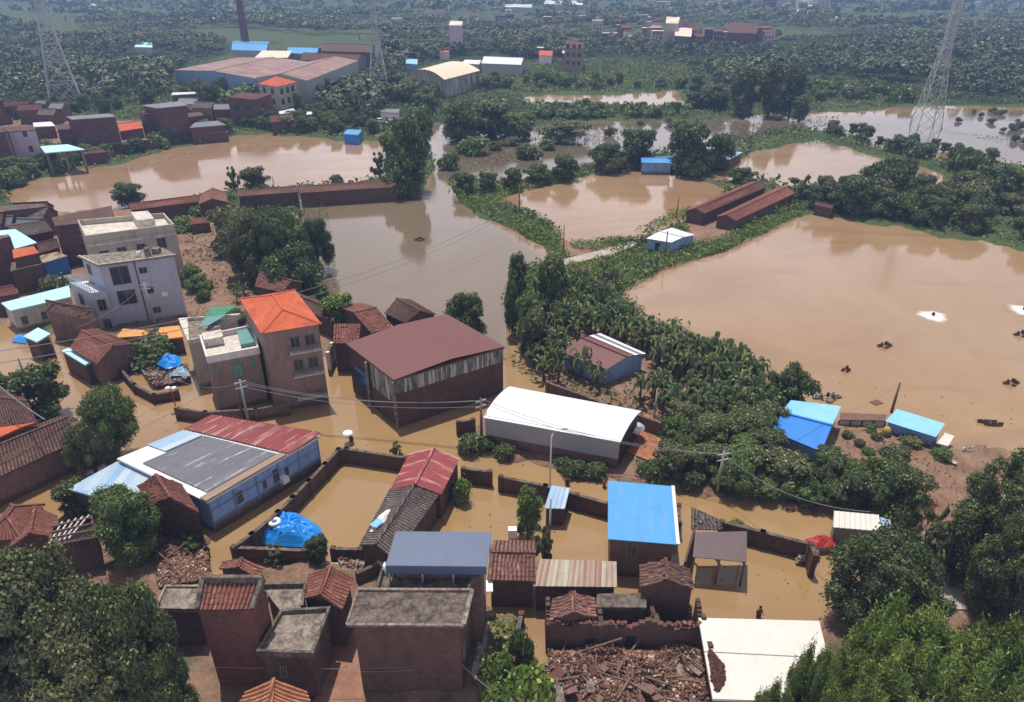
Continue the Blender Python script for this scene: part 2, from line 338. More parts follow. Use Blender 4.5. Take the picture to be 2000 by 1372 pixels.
        for j in range(nj-1):
            for i in range(nu-1):
                if hole and rnd.random() < 0: continue
                a = base+j*nu+i; s.f.append((a, a+1, a+nu+1, a+nu)); s.mi.append(mi)
                u0, u1, v0, v1 = us[i]*L, us[i+1]*L, vs_[j][0]*W, vs_[j+1][0]*W
                s.uv.append([(u0, v0), (u1, v0), (u1, v1), (u0, v1)])
        dn = nrm*(-thick); q = [p00+dn, p10+dn, p11+dn, p01+dn]; t = [p00, p10, p11, p01]; e = nrm*.003
        s.face(q, mi)
        for i in range(4):
            j = (i+1) % 4; s.face([q[i], q[j], t[j]-e*0, t[i]-e*0], mi)
    def build(s, name, mats, parent=None, smooth=False):
        if not isinstance(mats, (list, tuple)): mats = [mats]
        me = bpy.data.meshes.new(name); me.from_pydata(s.v, [], s.f)
        for m in mats: me.materials.append(M[m] if isinstance(m, str) else m)
        me.polygons.foreach_set('material_index', s.mi)
        uvl = me.uv_layers.new(name='UVMap'); out = []
        for fi, f in enumerate(s.f):
            uv = s.uv[fi]
            if uv is None:
                P = [Vector(s.v[i]) for i in f]; n = (P[1]-P[0]).cross(P[2]-P[0])
                if n.length < 1e-9 and len(P) > 3: n = (P[2]-P[0]).cross(P[3]-P[0])
                n = n.normalized() if n.length > 1e-12 else V(0, 0, 1); hl = math.hypot(n.x, n.y)
                if abs(n.z) < .35: tx, ty = (-n.y/hl, n.x/hl); uv = [(p.x*tx+p.y*ty, p.z) for p in P]
                elif hl < .03: uv = [(p.x, p.y) for p in P]
                else:
                    hx, hy = n.x/hl, n.y/hl; uv = [(-p.x*hy+p.y*hx, (p.x*hx+p.y*hy)/abs(n.z)) for p in P]
            out.extend([c for q in uv for c in q])
        uvl.data.foreach_set('uv', out)
        if smooth: me.polygons.foreach_set('use_smooth', [True]*len(me.polygons))
        me.update(); o = bpy.data.objects.new(name, me); COL.objects.link(o)
        if parent:
            o.parent = parent
            if parent.type == 'EMPTY' or True: o.matrix_parent_inverse.identity(); off = wloc(parent); me.transform(__import__('mathutils').Matrix.Translation(-off))
        return o
def each(mb, name, mats, parent, nf=6):   # every box of the builder becomes a part of its own
    for k in range(0, len(mb.f), nf):
        b = MB()
        for f, uv, mi in zip(mb.f[k:k+nf], mb.uv[k:k+nf], mb.mi[k:k+nf]): b.face([mb.v[i] for i in f], mi, uv)
        b.build(name, mats, parent)
def wloc(o):
    p = Vector(o.location); q = o.parent
    while q: p += Vector(q.location); q = q.parent
    return p
def empty(name, loc, label=None, cat=None, group=None):
    o = bpy.data.objects.new(name, None); o.empty_display_size = .5; o.location = loc; COL.objects.link(o); return prop(o, label, cat, group)
# ---------------------------------------------------------------- houses
class Q:                                 # a four-cornered footprint, addressed by u (front left to right) and v (front to back)
    def __init__(s, a, b, c, d): s.c = [Vector((p.x, p.y, 0)) for p in (a, b, c, d)]
    def P(s, u, v, z):
        a, b, c, d = s.c; p = (a*(1-u)+b*u)*(1-v)+(d*(1-u)+c*u)*v; return V(p.x, p.y, z)
    def L(s): return (s.c[1]-s.c[0]).length
    def W(s): return (s.c[2]-s.c[1]).length
    def inset(s, o):
        du, dv = o/s.L(), o/s.W(); return Q(s.P(du, dv, 0), s.P(1-du, dv, 0), s.P(1-du, 1-dv, 0), s.P(du, 1-dv, 0))
    def sub(s, u0, u1, v0, v1): return Q(s.P(u0, v0, 0), s.P(u1, v0, 0), s.P(u1, v1, 0), s.P(u0, v1, 0))
    def ring(s, z): return [s.P(0, 0, z), s.P(1, 0, z), s.P(1, 1, z), s.P(0, 1, z)]
    def mid(s, z=0): return s.P(.5, .5, z)
def quad(A, B, C, D=None, h=3.0, h2=None):
    a, b = U(*A, h), U(*B, h); c = U(*C, h2 if h2 is not None else h)
    d = U(*D, h2 if h2 is not None else h) if D else a+c-b
    return Q(a, b, c, d)
def opening(root, q, face, u0, u1, z0, z1, name='window', fm='frame', pm='glass', bars=1, depth=.07):
    e = {'f': ((0, 0), (1, 0)), 'r': ((1, 0), (1, 1)), 'b': ((1, 1), (0, 1)), 'l': ((0, 1), (0, 0))}[face]
    p = q.P(*e[0], 0); r = q.P(*e[1], 0); d = (r-p); n = V(d.y, -d.x, 0).normalized()
    a, b = p+d*u0, p+d*u1; w_ = .07
    if name == 'window':
        f = MB(); up = V(0, 0, 1)
        for z in (z0, z1): f.beam(a+up*z, b+up*z, depth*2, w_)
        for k in range(bars+2):
            c = a+(b-a)*(k/(bars+1)); f.beam(c+up*z0, c+up*z1, depth*2-.01 if 0 < k <= bars else depth*2+.006, w_)
        fo = f.build('window', fm, root)
        g = MB(); g.hexa([a-n*.05+up*z0, b-n*.05+up*z0, b+n*.03+up*z0, a+n*.03+up*z0][::-1], [a-n*.05+up*z1, b-n*.05+up*z1, b+n*.03+up*z1, a+n*.03+up*z1][::-1])
        g.build('pane', pm, fo); return fo
    g = MB(); up = V(0, 0, 1); g.hexa([a-n*.05+up*z0, b-n*.05+up*z0, b+n*.04+up*z0, a+n*.04+up*z0][::-1], [a-n*.05+up*z1, b-n*.05+up*z1, b+n*.04+up*z1, a+n*.04+up*z1][::-1])
    return g.build(name, pm, root)
def roof_on(root, q, h, kind, rise, rm, prof, wm, ov, z0, rough=0, h2=None, para=0, pm=None, seg=10, name='roof', walls=True, vent=0):
    amp = {'tile': .085, 'corr': .025, 'rib': .035, None: 0}[prof]; pit = {'tile': .34, 'corr': .3, 'rib': .45, None: .3}[prof]
    R = MB(); Wl = MB(); wq = q.inset(ov) if ov > 0 else q
    kw = dict(prof=prof, pitch=pit, amp=amp, rough=rough)
    P = q.P; wb = wq.ring(z0)
    if kind in ('gu', 'gv'):
        if kind == 'gu':
            R.sheet(P(0, .5, h+rise), P(1, .5, h+rise), P(1, 0, h), P(0, 0, h), **kw); R.sheet(P(0, .5, h+rise), P(1, .5, h+rise), P(1, 1, h), P(0, 1, h), **kw)
            R.beam(P(-.004, .5, h+rise+.08), P(1.004, .5, h+rise+.08), .28, .14); ends = (((0, 0), (0, 1), (0, .5)), ((1, 0), (1, 1), (1, .5)))
        else:
            R.sheet(P(.5, 0, h+rise), P(.5, 1, h+rise), P(0, 1, h), P(0, 0, h), **kw); R.sheet(P(.5, 0, h+rise), P(.5, 1, h+rise), P(1, 1, h), P(1, 0, h), **kw)
            R.beam(P(.5, -.004, h+rise+.08), P(.5, 1.004, h+rise+.08), .28, .14); ends = (((0, 0), (1, 0), (.5, 0)), ((0, 1), (1, 1), (.5, 1)))
        k = rise*ov/max((q.W() if kind == 'gu' else q.L())/2, .1)
        ht = h+k-.1; Wl.hexa(wb, wq.ring(ht))
        for e in ends:
            a, b, m_ = [wq.P(*x, ht) for x in e]; m_ = wq.P(*e[2], h+rise-.12); inn = (wq.mid(ht)-(a+b)/2).normalized()*.2
            Wl.face([a, b, m_]); Wl.face([a+inn, m_+inn, b+inn])
    elif kind == 'mono':
        hb = h2 if h2 is not None else h+rise
        R.sheet(P(0, 1, hb), P(1, 1, hb), P(1, 0, h), P(0, 0, h), **kw)
        Wl.hexa(wb, [wq.P(0, 0, h-.1), wq.P(1, 0, h-.1), wq.P(1, 1, hb-.12), wq.P(0, 1, hb-.12)])
    elif kind == 'flat':
        th = .22
        if para:
            inn = q.inset(.22); R.hexa(inn.ring(h-para-.02-th), inn.ring(h-para-.02)); Wl.hexa(wb, wq.ring(h-para-.05-th))
            pr = MB(); o_, i_ = q.ring(h-para-th), inn.ring(h-para-th); ot, it = q.ring(h), inn.ring(h)
            for i in range(4):
                j = (i+1) % 4; pr.face([o_[i], o_[j], ot[j], ot[i]]); pr.face([i_[j], i_[i], it[i], it[j]]); pr.face([ot[i], ot[j], it[j], it[i]]); pr.face([o_[j], o_[i], i_[i], i_[j]])
            pr.build('parapet', pm or rm, root)
        else: R.hexa(q.ring(h-th), q.ring(h)); Wl.hexa(wb, wq.ring(h-th-.003))
    elif kind in ('hipu', 'hipv', 'pyr'):
        hr = h+rise
        if kind == 'hipu': k = min(.45, q.W()/2/q.L()); r0, r1 = P(k, .5, hr), P(1-k, .5, hr)
        elif kind == 'hipv': k = min(.45, q.L()/2/q.W()); r0, r1 = P(.5, k, hr), P(.5, 1-k, hr)
        if kind == 'hipu':
            R.sheet(r0, r1, P(1, 0, h), P(0, 0, h)); R.sheet(r0, r1, P(1, 1, h), P(0, 1, h)); R.sheet(r0, r0, P(0, 1, h), P(0, 0, h)); R.sheet(r1, r1, P(1, 1, h), P(1, 0, h))
        else:
            R.sheet(r0, r1, P(0, 1, h), P(0, 0, h)); R.sheet(r0, r1, P(1, 1, h), P(1, 0, h)); R.sheet(r0, r0, P(1, 0, h), P(0, 0, h)); R.sheet(r1, r1, P(1, 1, h), P(0, 1, h))
        R.beam(r0, r1, .25, .2)
        for c, r in (((0, 0), r0), ((1, 0), r1 if kind == 'hipu' else r0), ((1, 1), r1), ((0, 1), r0 if kind == 'hipu' else r1)): R.beam(P(*c, h), r, .22, .16)
        Wl.hexa(wb, wq.ring(h-.03))
    elif kind in ('bu', 'bv'):
        def cv(t): return h+rise*(1-(2*t-1)**2)
        def pp(a, t, dz=0): return (P(a, t, cv(t)+dz) if kind == 'bu' else P(t, a, cv(t)+dz))
        for i in range(seg): R.sheet(pp(0, i/seg), pp(1, i/seg), pp(1, (i+1)/seg), pp(0, (i+1)/seg), prof=prof, pitch=pit*1.6, amp=amp*.6, thick=.1)
        for a in (0, 1):
            pts = [wq.P(a, t, 0) if kind == 'bu' else wq.P(t, a, 0) for t in [i/seg for i in range(seg+1)]]
            top = [V(p.x, p.y, cv(i/seg)-.1) for i, p in enumerate(pts)]
            Wl.face([V(pts[0].x, pts[0].y, h-.12)]+top[1:-1]+[V(pts[-1].x, pts[-1].y, h-.12)])
        Wl.hexa(wb, wq.ring(h-.1))
    ro = R.build(name, rm, root); wo = None
    if walls: wo = Wl.build('wall', wm, root)
    return ro, wo, wq
def house(name, label, A, B, C, D=None, h=None, base=None, cat='house', roof='gu', rise=1.2, ov=.3, wm='brick', rm='tile', prof='tile', wins=(), doors=(), z0=-.7, h2=None, group=None, para=0, pm=None, rough=.012, winm='glass', fm='frame', seg=10, walls=True):
    if h is None: h = HZ(base[0], base[1], base[2])
    q = quad(A, B, C, D, h, (h2 if h2 is not None else (h+rise if roof == 'mono' else None)))
    root = empty(name, q.mid(0), label, cat, group)
    ro, wo, wq = roof_on(root, q, h, roof, rise, rm, prof, wm, ov, z0, rough if prof == 'tile' else 0, h2, para, pm, seg, walls=walls)
    for w_ in wins: opening(root, wq, *w_[:5], bars=w_[5], fm=fm, pm=winm)
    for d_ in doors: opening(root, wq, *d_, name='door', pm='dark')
    return root, q, wq, h
# ---------------------------------------------------------------- ground and water
def inpoly(X, Y, poly):
    r = np.zeros(X.shape, bool); n = len(poly); j = n-1
    for i in range(n):
        xi, yi = poly[i]; xj, yj = poly[j]
        if yi != yj: r ^= ((yi > Y) != (yj > Y)) & (X < (xj-xi)*(Y-yi)/(yj-yi)+xi)
        j = i
    return r
WATER = [
 [(12,372),(40,360),(100,346),(160,333),(200,327),(240,318),(300,305),(340,291),(400,283),(440,272),(520,262),(560,268),(640,274),(700,276),(740,280),(752,300),(750,345),(720,352),(600,362),(450,372),(380,388),(300,402),(200,410),(100,414),(60,408),(20,398)],
 [(585,394),(640,390),(700,385),(780,378),(830,372),(850,330),(842,290),(844,240),(858,240),(868,290),(872,340),(880,380),(905,405),(940,424),(965,435),(990,445),(1020,462),(1055,488),(1066,505),(1050,515),(1020,530),(1000,560),(985,590),(985,650),(1010,680),(1035,710),(1062,755),(1060,790),(900,790),(900,640),(640,640),(600,590),(560,560),(600,500),(590,430)],
 [(1105,520),(1130,508),(1180,497),(1198,500),(1150,525),(1118,540)],
 [(980,388),(1010,378),(1060,366),(1100,357),(1150,343),(1200,334),(1250,334),(1300,340),(1360,352),(1425,370),(1400,390),(1345,430),(1300,445),(1260,455),(1240,470),(1210,472),(1190,470),(1160,478),(1130,478),(1100,462),(1075,440),(1050,424),(1000,408)],
 [(1380,340),(1440,318),(1470,300),(1520,288),(1560,277),(1610,280),(1660,290),(1700,305),(1760,318),(1840,340),(1845,360),(1800,380),(1700,372),(1600,362),(1560,366),(1500,352),(1440,345),(1400,352)],
 [(1212,575),(1250,550),(1290,530),(1350,512),(1420,490),(1470,470),(1510,450),(1545,428),(1560,423),(1620,424),(1700,440),(1800,455),(1900,475),(2000,488),(2900,600),(2900,1000),(2000,880),(1950,872),(1900,880),(1860,868),(1800,850),(1700,838),(1640,825),(1600,800),(1560,760),(1500,720),(1440,690),(1380,660),(1330,640),(1270,625),(1240,600)],
 [(862,250),(960,262),(1030,255),(1100,238),(1200,240),(1300,238),(1390,240),(1420,262),(1380,290),(1300,298),(1230,300),(1150,322),(1060,345),(1000,352),(960,345),(880,352),(866,300)],
 [(1020,192),(1060,190),(1100,185),(1160,190),(1240,184),(1320,180),(1332,205),(1240,210),(1150,208),(1050,212)],
 [(1400,236),(1480,228),(1560,226),(1640,222),(1740,214),(1840,206),(1920,212),(2100,205),(2900,215),(2900,420),(2100,335),(1980,318),(1900,306),(1830,312),(1760,300),(1700,290),(1670,270),(1620,258),(1560,250),(1480,262),(1420,270)],
 [(-900,650),(60,640),(200,690),(350,640),(430,705),(500,760),(640,690),(700,600),(960,620),(1030,700),(1062,755),(1010,770),(930,810),(905,850),(940,890),(1000,905),(1100,925),(1220,945),(1300,960),(1400,975),(1450,990),(1560,1000),(1640,1015),(1760,1018),(1800,1030),(1830,1070),(1880,1130),(1840,1170),(1700,1180),(1640,1200),(1560,1250),(1430,1225),(1370,1200),(1350,1275),(1075,1275),(1060,1300),(1000,1300),(1012,1200),(940,1175),(900,1120),(700,1100),(450,1100),(425,1125),(400,1120),(385,1080),(410,1050),(330,1010),(220,1000),(130,1000),(40,1040),(-900,1150)],
]
GRASSLESS = [  # bare soil, yards, tracks
 [(345,420),(440,430),(470,480),(640,560),(640,640),(420,680),(330,640)], [(1640,830),(1900,880),(1860,1030),(1780,1020),(1760,960),(1650,900)],
 [(400,1060),(440,1110),(430,1140),(300,1140),(300,1060)], [(590,1200),(720,1200),(720,1420),(580,1420)], [(1070,1260),(1380,1260),(1400,1500),(1060,1500)],
 [(1220,700),(1300,690),(1300,800),(1210,800)], [(1340,440),(1420,425),(1440,470),(1350,480)], [(720,235),(770,235),(780,265),(730,270)],
 [(-900,250),(0,262),(140,290),(220,300),(420,262),(420,240),(120,240),(-900,240)], [(1090,465),(1200,485),(1190,500),(1110,510)], [(-900,400),(330,410),(360,640),(-900,640)]]
MURKY = [[(1400,236),(2900,190),(2900,420),(1900,306),(1420,270)], [(862,250),(1420,230),(1420,290),(1000,352),(866,352)], [(842,235),(870,235),(880,380),(840,380)]]
gx = np.arange(-900, 2905, 6.0); gy = np.concatenate([[-49, -46, -42, -37, -31, -24, -17, -10, -4], np.arange(0, 420, 3.0), np.arange(420, 1720, 5.0)])
GX, GY = np.meshgrid(gx, gy); ny, nx = GX.shape
def unproj(X, Y):
    s = (X-1000)/FPX; t = (Y-686)/FPX; k = CAM_H/(SP+t*CP); return s*k, (CP-t*SP)*k
WX, WY = unproj(GX, GY)
def blur(a, n=1):
    for _ in range(n):
        p = np.pad(a, 1, mode='edge'); a = (p[:-2, 1:-1]+p[2:, 1:-1]+p[1:-1, :-2]+p[1:-1, 2:]+2*p[1:-1, 1:-1])/6
    return a
land = np.ones(GX.shape); jx = GX+(5*np.sin(GY*.07+GX*.031)+3*np.sin(GY*.16-GX*.05))*np.clip(GY/600, .1, 2); jy = GY+(4*np.sin(GX*.043+1)+2.5*np.sin(GX*.11+GY*.05))*np.clip(GY/700, .1, 2)
for p in WATER: land[inpoly(jx, jy, p)] = 0
land = blur(land, 2)
grass = np.ones(GX.shape)
for p in GRASSLESS: grass[inpoly(GX, GY, p)] = 0
grass[GY > 640] *= .35; 
WOODS = [[(-3000,215),(-60,215),(200,218),(345,140),(450,105),(630,70),(740,85),(800,120),(980,118),(1040,122),(1180,116),(1340,128),(1400,170),(1560,160),(1700,150),(1830,180),(1830,205),(3000,205),(4000,-48),(-4000,-48)], [(600,260),(760,262),(860,245),(1010,275),(1050,262),(1050,200),(980,190),(860,180),(640,150),(560,220)]]
for p in WOODS: grass[inpoly(GX, GY, p)] = 2
grass[GY < 82] = 1.15
FIELDS = [[(545,82),(720,80),(740,72),(560,72)], [(0,108),(90,116),(90,104),(0,100)], [(1560,165),(1640,165),(1640,150),(1560,150)], [(1230,100),(1340,100),(1330,94),(1240,93)], [(-900,100),(0,112),(0,100),(-900,90)]]
for p in FIELDS: grass[inpoly(GX, GY, p)] = 1
grass = blur(grass, 2)
murk_and_reflection = np.zeros(GX.shape)
for p in MURKY: murk_and_reflection[inpoly(GX, GY, p)] = 1
murk_and_reflection[inpoly(GX, GY, [(560,395),(850,365),(1070,500),(1000,600),(985,700),(600,700)])] = .8; murk_and_reflection = blur(murk_and_reflection, 6)  # central pond: grey cloud reflection painted into the water colour
def grid_obj(name, Z, attr, vals, mat, kind='structure', mask=None):
    co = np.stack([WX, WY, Z], -1).reshape(-1, 3).astype(np.float32)
    idx = np.arange(ny*nx).reshape(ny, nx)
    q = np.stack([idx[1:, :-1], idx[1:, 1:], idx[:-1, 1:], idx[:-1, :-1]], -1).reshape(-1, 4)
    me = bpy.data.meshes.new(name); me.vertices.add(len(co)); me.vertices.foreach_set('co', co.ravel())
    me.loops.add(len(q)*4); me.loops.foreach_set('vertex_index', q.ravel().astype(np.int32)); me.polygons.add(len(q))
    me.polygons.foreach_set('loop_start', np.arange(0, len(q)*4, 4, dtype=np.int32)); me.polygons.foreach_set('use_smooth', np.ones(len(q), bool))
    me.update(calc_edges=True); a = me.attributes.new(attr, 'FLOAT', 'POINT'); a.data.foreach_set('value', vals.ravel().astype(np.float32))
    me.materials.append(M[mat]); o = bpy.data.objects.new(name, me); COL.objects.link(o); o['kind'] = kind; return o
bank = .75*land+.12*np.sin(WX*.9)*np.cos(WY*.7)*land+.1*np.sin(WX*2.3+WY*1.7)*land
LANDZ = 1.35*land-.95+.25*np.sin(WX*.31)*np.cos(WY*.27)*land*(GY > 60)+.08*np.sin(WX*1.7+WY*1.1)
grid_obj('ground', LANDZ, 'grass', grass, 'ground')
me = bpy.data.meshes.new('water'); 
grid_obj('water', np.zeros(GX.shape), 'murk_and_reflection', murk_and_reflection, 'water')
GZ = .42                                         # typical height of dry land
def gpt(px, py):                                 # a photo point on the dry ground
    p = U(px, py, GZ); return p
# ---------------------------------------------------------------- foliage
def quads_mesh(name, C, Nn, S, mat, asp=.62, fold=0.0):
    n = len(C); r = RNG.normal(size=(n, 3)); Nn = Nn/np.linalg.norm(Nn, axis=1, keepdims=True)
    T = np.cross(Nn, r); T /= np.linalg.norm(T, axis=1, keepdims=True)+1e-9; B = np.cross(Nn, T)
    S = S[:, None]; v = np.stack([C-T*S, C+B*S*asp-Nn*S*.15, C+T*S, C-B*S*asp+Nn*S*.1], 1).reshape(-1, 3).astype(np.float32)
    me = bpy.data.meshes.new(name); me.vertices.add(n*4); me.vertices.foreach_set('co', v.ravel()); me.loops.add(n*4)
    me.loops.foreach_set('vertex_index', np.arange(n*4, dtype=np.int32)); me.polygons.add(n)
    me.polygons.foreach_set('loop_start', np.arange(0, n*4, 4, dtype=np.int32)); me.update(calc_edges=True)
    me.materials.append(M[mat] if mat else None); return me
def crown_pts(n, lobes, lr, rng, shape='round', leafy=.35, lowcut=-.95):
    # crown fills radius 1, height 0..1 of the unit crown; lobes carry the leaves on their outer shell
    L = []
    for i in range(lobes):
        th = rng.uniform(0, 6.2832); ph = rng.uniform(lowcut, 1.0)
        r = rng.uniform(.25, .85)*math.sqrt(max(.05, 1-ph*ph*.75))
        if shape == 'tall': r *= .8
        if shape == 'cone': r *= (1.15-.6*(ph+.5))
        if shape == 'umb': ph = abs(ph)*.7+.1; r = rng.uniform(.2, .85)
        L.append((r*math.cos(th), r*math.sin(th), .48+.4*ph, lr*rng.uniform(.55, 1.3)))
    L.append((0, 0, .52, lr*1.5)); L = np.array(L)
    w_ = L[:, 3]**2; w_ /= w_.sum(); k = rng.choice(len(L), n, p=w_)
    d = rng.normal(size=(n, 3)); d /= np.linalg.norm(d, axis=1, keepdims=True); d[:, 2] = np.where((d[:, 2] < -.3) & (rng.random(n) < .6), -d[:, 2]*.6, d[:, 2])
    rad = L[k, 3]*(1-leafy*rng.random(n)**2); rad += L[k, 3]*.17*rng.normal(size=n)
    C = L[k, :3]+d*rad[:, None]*np.array([1, 1, .55]); N = d+rng.normal(size=(n, 3))*.45+np.array([0, 0, .35])
    if shape == 'plume': C = L[k, :3]*np.array([1, 1, .8])+d*rad[:, None]*np.array([.75, .75, 1.25]); N = np.column_stack([d[:, 0], d[:, 1], np.abs(d[:, 2])*.5])+rng.normal(size=(n, 3))*.5
    return C, N, L
PROTO = {}
def proto(key, n, lobes, lr, leaf, aspect, shape='round', asp=.62, seed=1, mat='leaf_dark', low=-.95, limbs=6):
    # aspect: crown height / crown radius; built with crown radius 1 m, scaled per tree
    rng = np.random.default_rng(seed); C, N, L = crown_pts(n, lobes, lr, rng, shape, lowcut=low)
    C = C*np.array([1, 1, aspect]); me = quads_mesh('crown', C, N, leaf*rng.uniform(.6, 1.35, n), mat, asp)
    mb = MB(); rr = random.Random(seed)
    mb.tube([(0, 0, -.45*aspect), (.02, .01, 0), (.03, -.02, .35*aspect), (.02, 0, .62*aspect)], [.1, .075, .06, .03], 7)
    for i in range(limbs):
        l = L[rr.randrange(len(L)-1)]; z0 = rr.uniform(-.05, .3)*aspect
        mb.tube([(.02, 0, z0), (l[0]*.5, l[1]*.5, (z0+l[2]*aspect)/2-.05), (l[0]*.9, l[1]*.9, l[2]*aspect)], [.045, .03, .012], 5)
    t = mb.build('trunk', 'bark'); tm = t.data; bpy.data.objects.remove(t)
    PROTO[key] = (me, tm, aspect)
def tree(kind, mat, px, ytop, ybase, wpx, label, group=None, gz=0.0, cat='tree', name='tree', low=.1, p=None, rz=None, hm=None, wm_=None):
    me, tm, asp = PROTO[kind]
    if p is None: p = U(px, ybase, gz)
    H = hm or max(1.2, HZ(px, ybase, ytop, gz)-gz); pm_ = V(p.x, p.y, H*.6); R = wm_/2 if wm_ else wpx/SCL(pm_)/2
    r = empty(name, (p.x, p.y, gz), label, cat, group); r.rotation_euler.z = random.uniform(0, 6.28) if rz is None else rz
    cb = H*low; ch = (H-cb)
    key = (kind, mat)
    if key not in CROWNS:
        m2 = me.copy(); m2.materials.clear(); m2.materials.append(M[mat]); CROWNS[key] = m2
    c = bpy.data.objects.new('crown', CROWNS[key]); COL.objects.link(c); c.parent = r; c.location = (0, 0, cb-ch*.08); c.scale = (R, R, ch/asp*1.0)
    t = bpy.data.objects.new('trunk', tm); COL.objects.link(t); t.parent = r; t.location = c.location; t.scale = c.scale
    return r
CROWNS = {}
proto('big', 62000, 120, .17, .024, 1.5, seed=3, limbs=14)
proto('big2', 56000, 80, .2, .024, 1.3, seed=5, limbs=12)
proto('eucal', 46000, 110, .14, .028, 2.2, 'tall', asp=.35, seed=8, limbs=18)
proto('bamboo', 60000, 95, .15, .03, 1.5, 'plume', asp=.26, seed=9, limbs=3)
proto('med', 11000, 44, .24, .05, 1.5, seed=12)
proto('med2', 10000, 34, .28, .052, 1.3, seed=14)
proto('tall', 8000, 44, .22, .055, 2.6, 'tall', seed=16)
proto('open', 4200, 34, .15, .05, 1.4, seed=21, limbs=18)
proto('umb', 6500, 30, .22, .055, .9, 'umb', seed=23, limbs=10)
proto('bush', 2200, 9, .45, .11, 1.1, seed=25)
proto('lowa', 520, 9, .42, .2, 1.4, seed=31, limbs=3); proto('lowb', 520, 12, .36, .19, 1.9, 'tall', seed=33, limbs=3); proto('lowc', 480, 7, .45, .22, 1.2, seed=35, limbs=3)
def scatter(name, polys, dens, size, hgt, mat, label=None, seed=1, asp=.4, up=1.0, z=GZ, lim=60000, clump=.25, dry=None):
    """uncountable ground cover: leaf tufts over photo-measured ground polygons"""
    rng = np.random.default_rng(seed); Cs = []
    for poly in polys:
        P = np.array([[U(x, y).x, U(x, y).y] for x, y in poly]); lo, hi = P.min(0), P.max(0)
        n = int((hi[0]-lo[0])*(hi[1]-lo[1])*dens); n = min(n, lim*3); pts = rng.uniform(lo, hi, (n, 2)); k = inpoly(pts[:, 0], pts[:, 1], [tuple(q) for q in P]); Cs.append(pts[k])
    C = np.concatenate(Cs)[:lim]; n = len(C)
    f = (np.sin(C[:, 0]*.7+1.3*np.sin(C[:, 1]*.4))*np.cos(C[:, 1]*.9)+1)/2*.7+.3
    zz = z-.15+hgt*f*rng.random(n)**.7
    me = quads_mesh(name, np.column_stack([C, zz]), rng.normal(size=(n, 3))*.8+np.array([0, 0, up]), size*rng.uniform(.5, 1.4, n), mat, asp)
    o = bpy.data.objects.new(name, me); COL.objects.link(o); o['kind'] = 'stuff'
    if label: o['label'] = label
    return o
def canopy_mass(name, polys, spacing, h0, h1, leaves, leaf, mat, seed, label, cap=9000, clear=0.0, excl=()):
    """far woodland that reads as one mass: real crowns of loose leaf tufts, merged"""
    rng = np.random.default_rng(seed); Cs, Ns, Ss = [], [], []
    for poly in polys:
        P = np.array([[U(x, y).x, U(x, y).y] for x, y in poly]); lo, hi = P.min(0), P.max(0)
        n = int((hi[0]-lo[0])*(hi[1]-lo[1])/spacing**2); pts = rng.uniform(lo, hi, (n, 2)); pts = pts[inpoly(pts[:, 0], pts[:, 1], [tuple(q) for q in P])]
        for e in excl: pts = pts[~inpoly(pts[:, 0], pts[:, 1], [(U(x, y).x, U(x, y).y) for x, y in e])]
        pts = pts[:cap]
        m = len(pts)
        if clear: pts = pts[(np.sin(pts[:, 0]*.013+2)*np.cos(pts[:, 1]*.011)+.5*np.sin(pts[:, 0]*.04+pts[:, 1]*.03)) > -clear]; m = len(pts)
        H = rng.uniform(h0, h1, m)*(.8+.45*np.sin(pts[:, 0]*.021+1.5*np.sin(pts[:, 1]*.013))*np.cos(pts[:, 1]*.035)); R = H*rng.uniform(.32, .5, m)
        k = np.repeat(np.arange(m), leaves); d = rng.normal(size=(len(k), 3)); d /= np.linalg.norm(d, axis=1, keepdims=True); d[:, 2] = np.abs(d[:, 2])*1.1-.25
        rr = rng.uniform(.75, 1.1, len(k))[:, None]; C = np.column_stack([pts[k], H[k]*.55])+d*rr*np.column_stack([R[k], R[k], H[k]*.42])
        Cs.append(C); Ns.append(d+rng.normal(size=d.shape)*.35+np.array([0, 0, .3])); Ss.append(leaf*R[k]*rng.uniform(.6, 1.3, len(k)))
    C, N, S = map(np.concatenate, (Cs, Ns, Ss)); me = quads_mesh(name, C, N, S, mat, .8)
    o = bpy.data.objects.new(name, me); COL.objects.link(o); o['kind'] = 'stuff'; o['label'] = label; return o
# ---------------------------------------------------------------- buildings, front row
H = house
# big brick house, two roof levels, slate sheet roof over the rear
r, q, wq, h1 = H('brick_house', 'tall dark brick house with mouldy flat roof and slate blue sheet over its rear', (677,1221), (906,1223), (922,1155), (699,1154), base=(700,1368,1221), roof='flat', wm='brick', rm='conc_dk', ov=.35,
  wins=[('r',.3,.45,3.2,4.6,1)])
hB = h1-.5
rq = quad((736,1158), (914,1160), (928,1120), (748,1118), hB)
ro = MB(); ro.hexa(rq.ring(hB-.2), rq.ring(hB)); ro.build('terrace', 'conc_dk', r)
bq = quad((748,1122), (926,1124), (950,1056), (775,1054), hB).inset(.1); wl = MB(); wl.hexa(rq.inset(.15).ring(-.7), rq.inset(.15).ring(hB-.21)); wl.build('wall', 'brick', r)
sh = h1+1.3; sq = quad((753,1104), (950,1106), (961,1040), (773,1038), sh, sh+.35)
mb = MB(); mb.sheet(sq.P(0,1,sh+.35), sq.P(1,1,sh+.35), sq.P(1,0,sh), sq.P(0,0,sh), thick=.1)
mb.beam(sq.P(0,-.01,sh-.4), sq.P(1,-.01,sh-.4), .06, .8); mb.build('sheet_roof', 'slate', r)
mb = MB()
for u in (.02,.35,.66,.98):
    for v in (.06,.94): mb.beam(sq.P(u,v,hB-1.2), sq.P(u,v,sh-.02+v*.3), .12, .12)
each(mb, 'roof_post', 'steel', r)
wl = MB(); s2 = sq.inset(.5); wl.hexa(s2.ring(-.7), s2.ring(hB+.2)); wl.build('rear_wall', 'brick2', r)
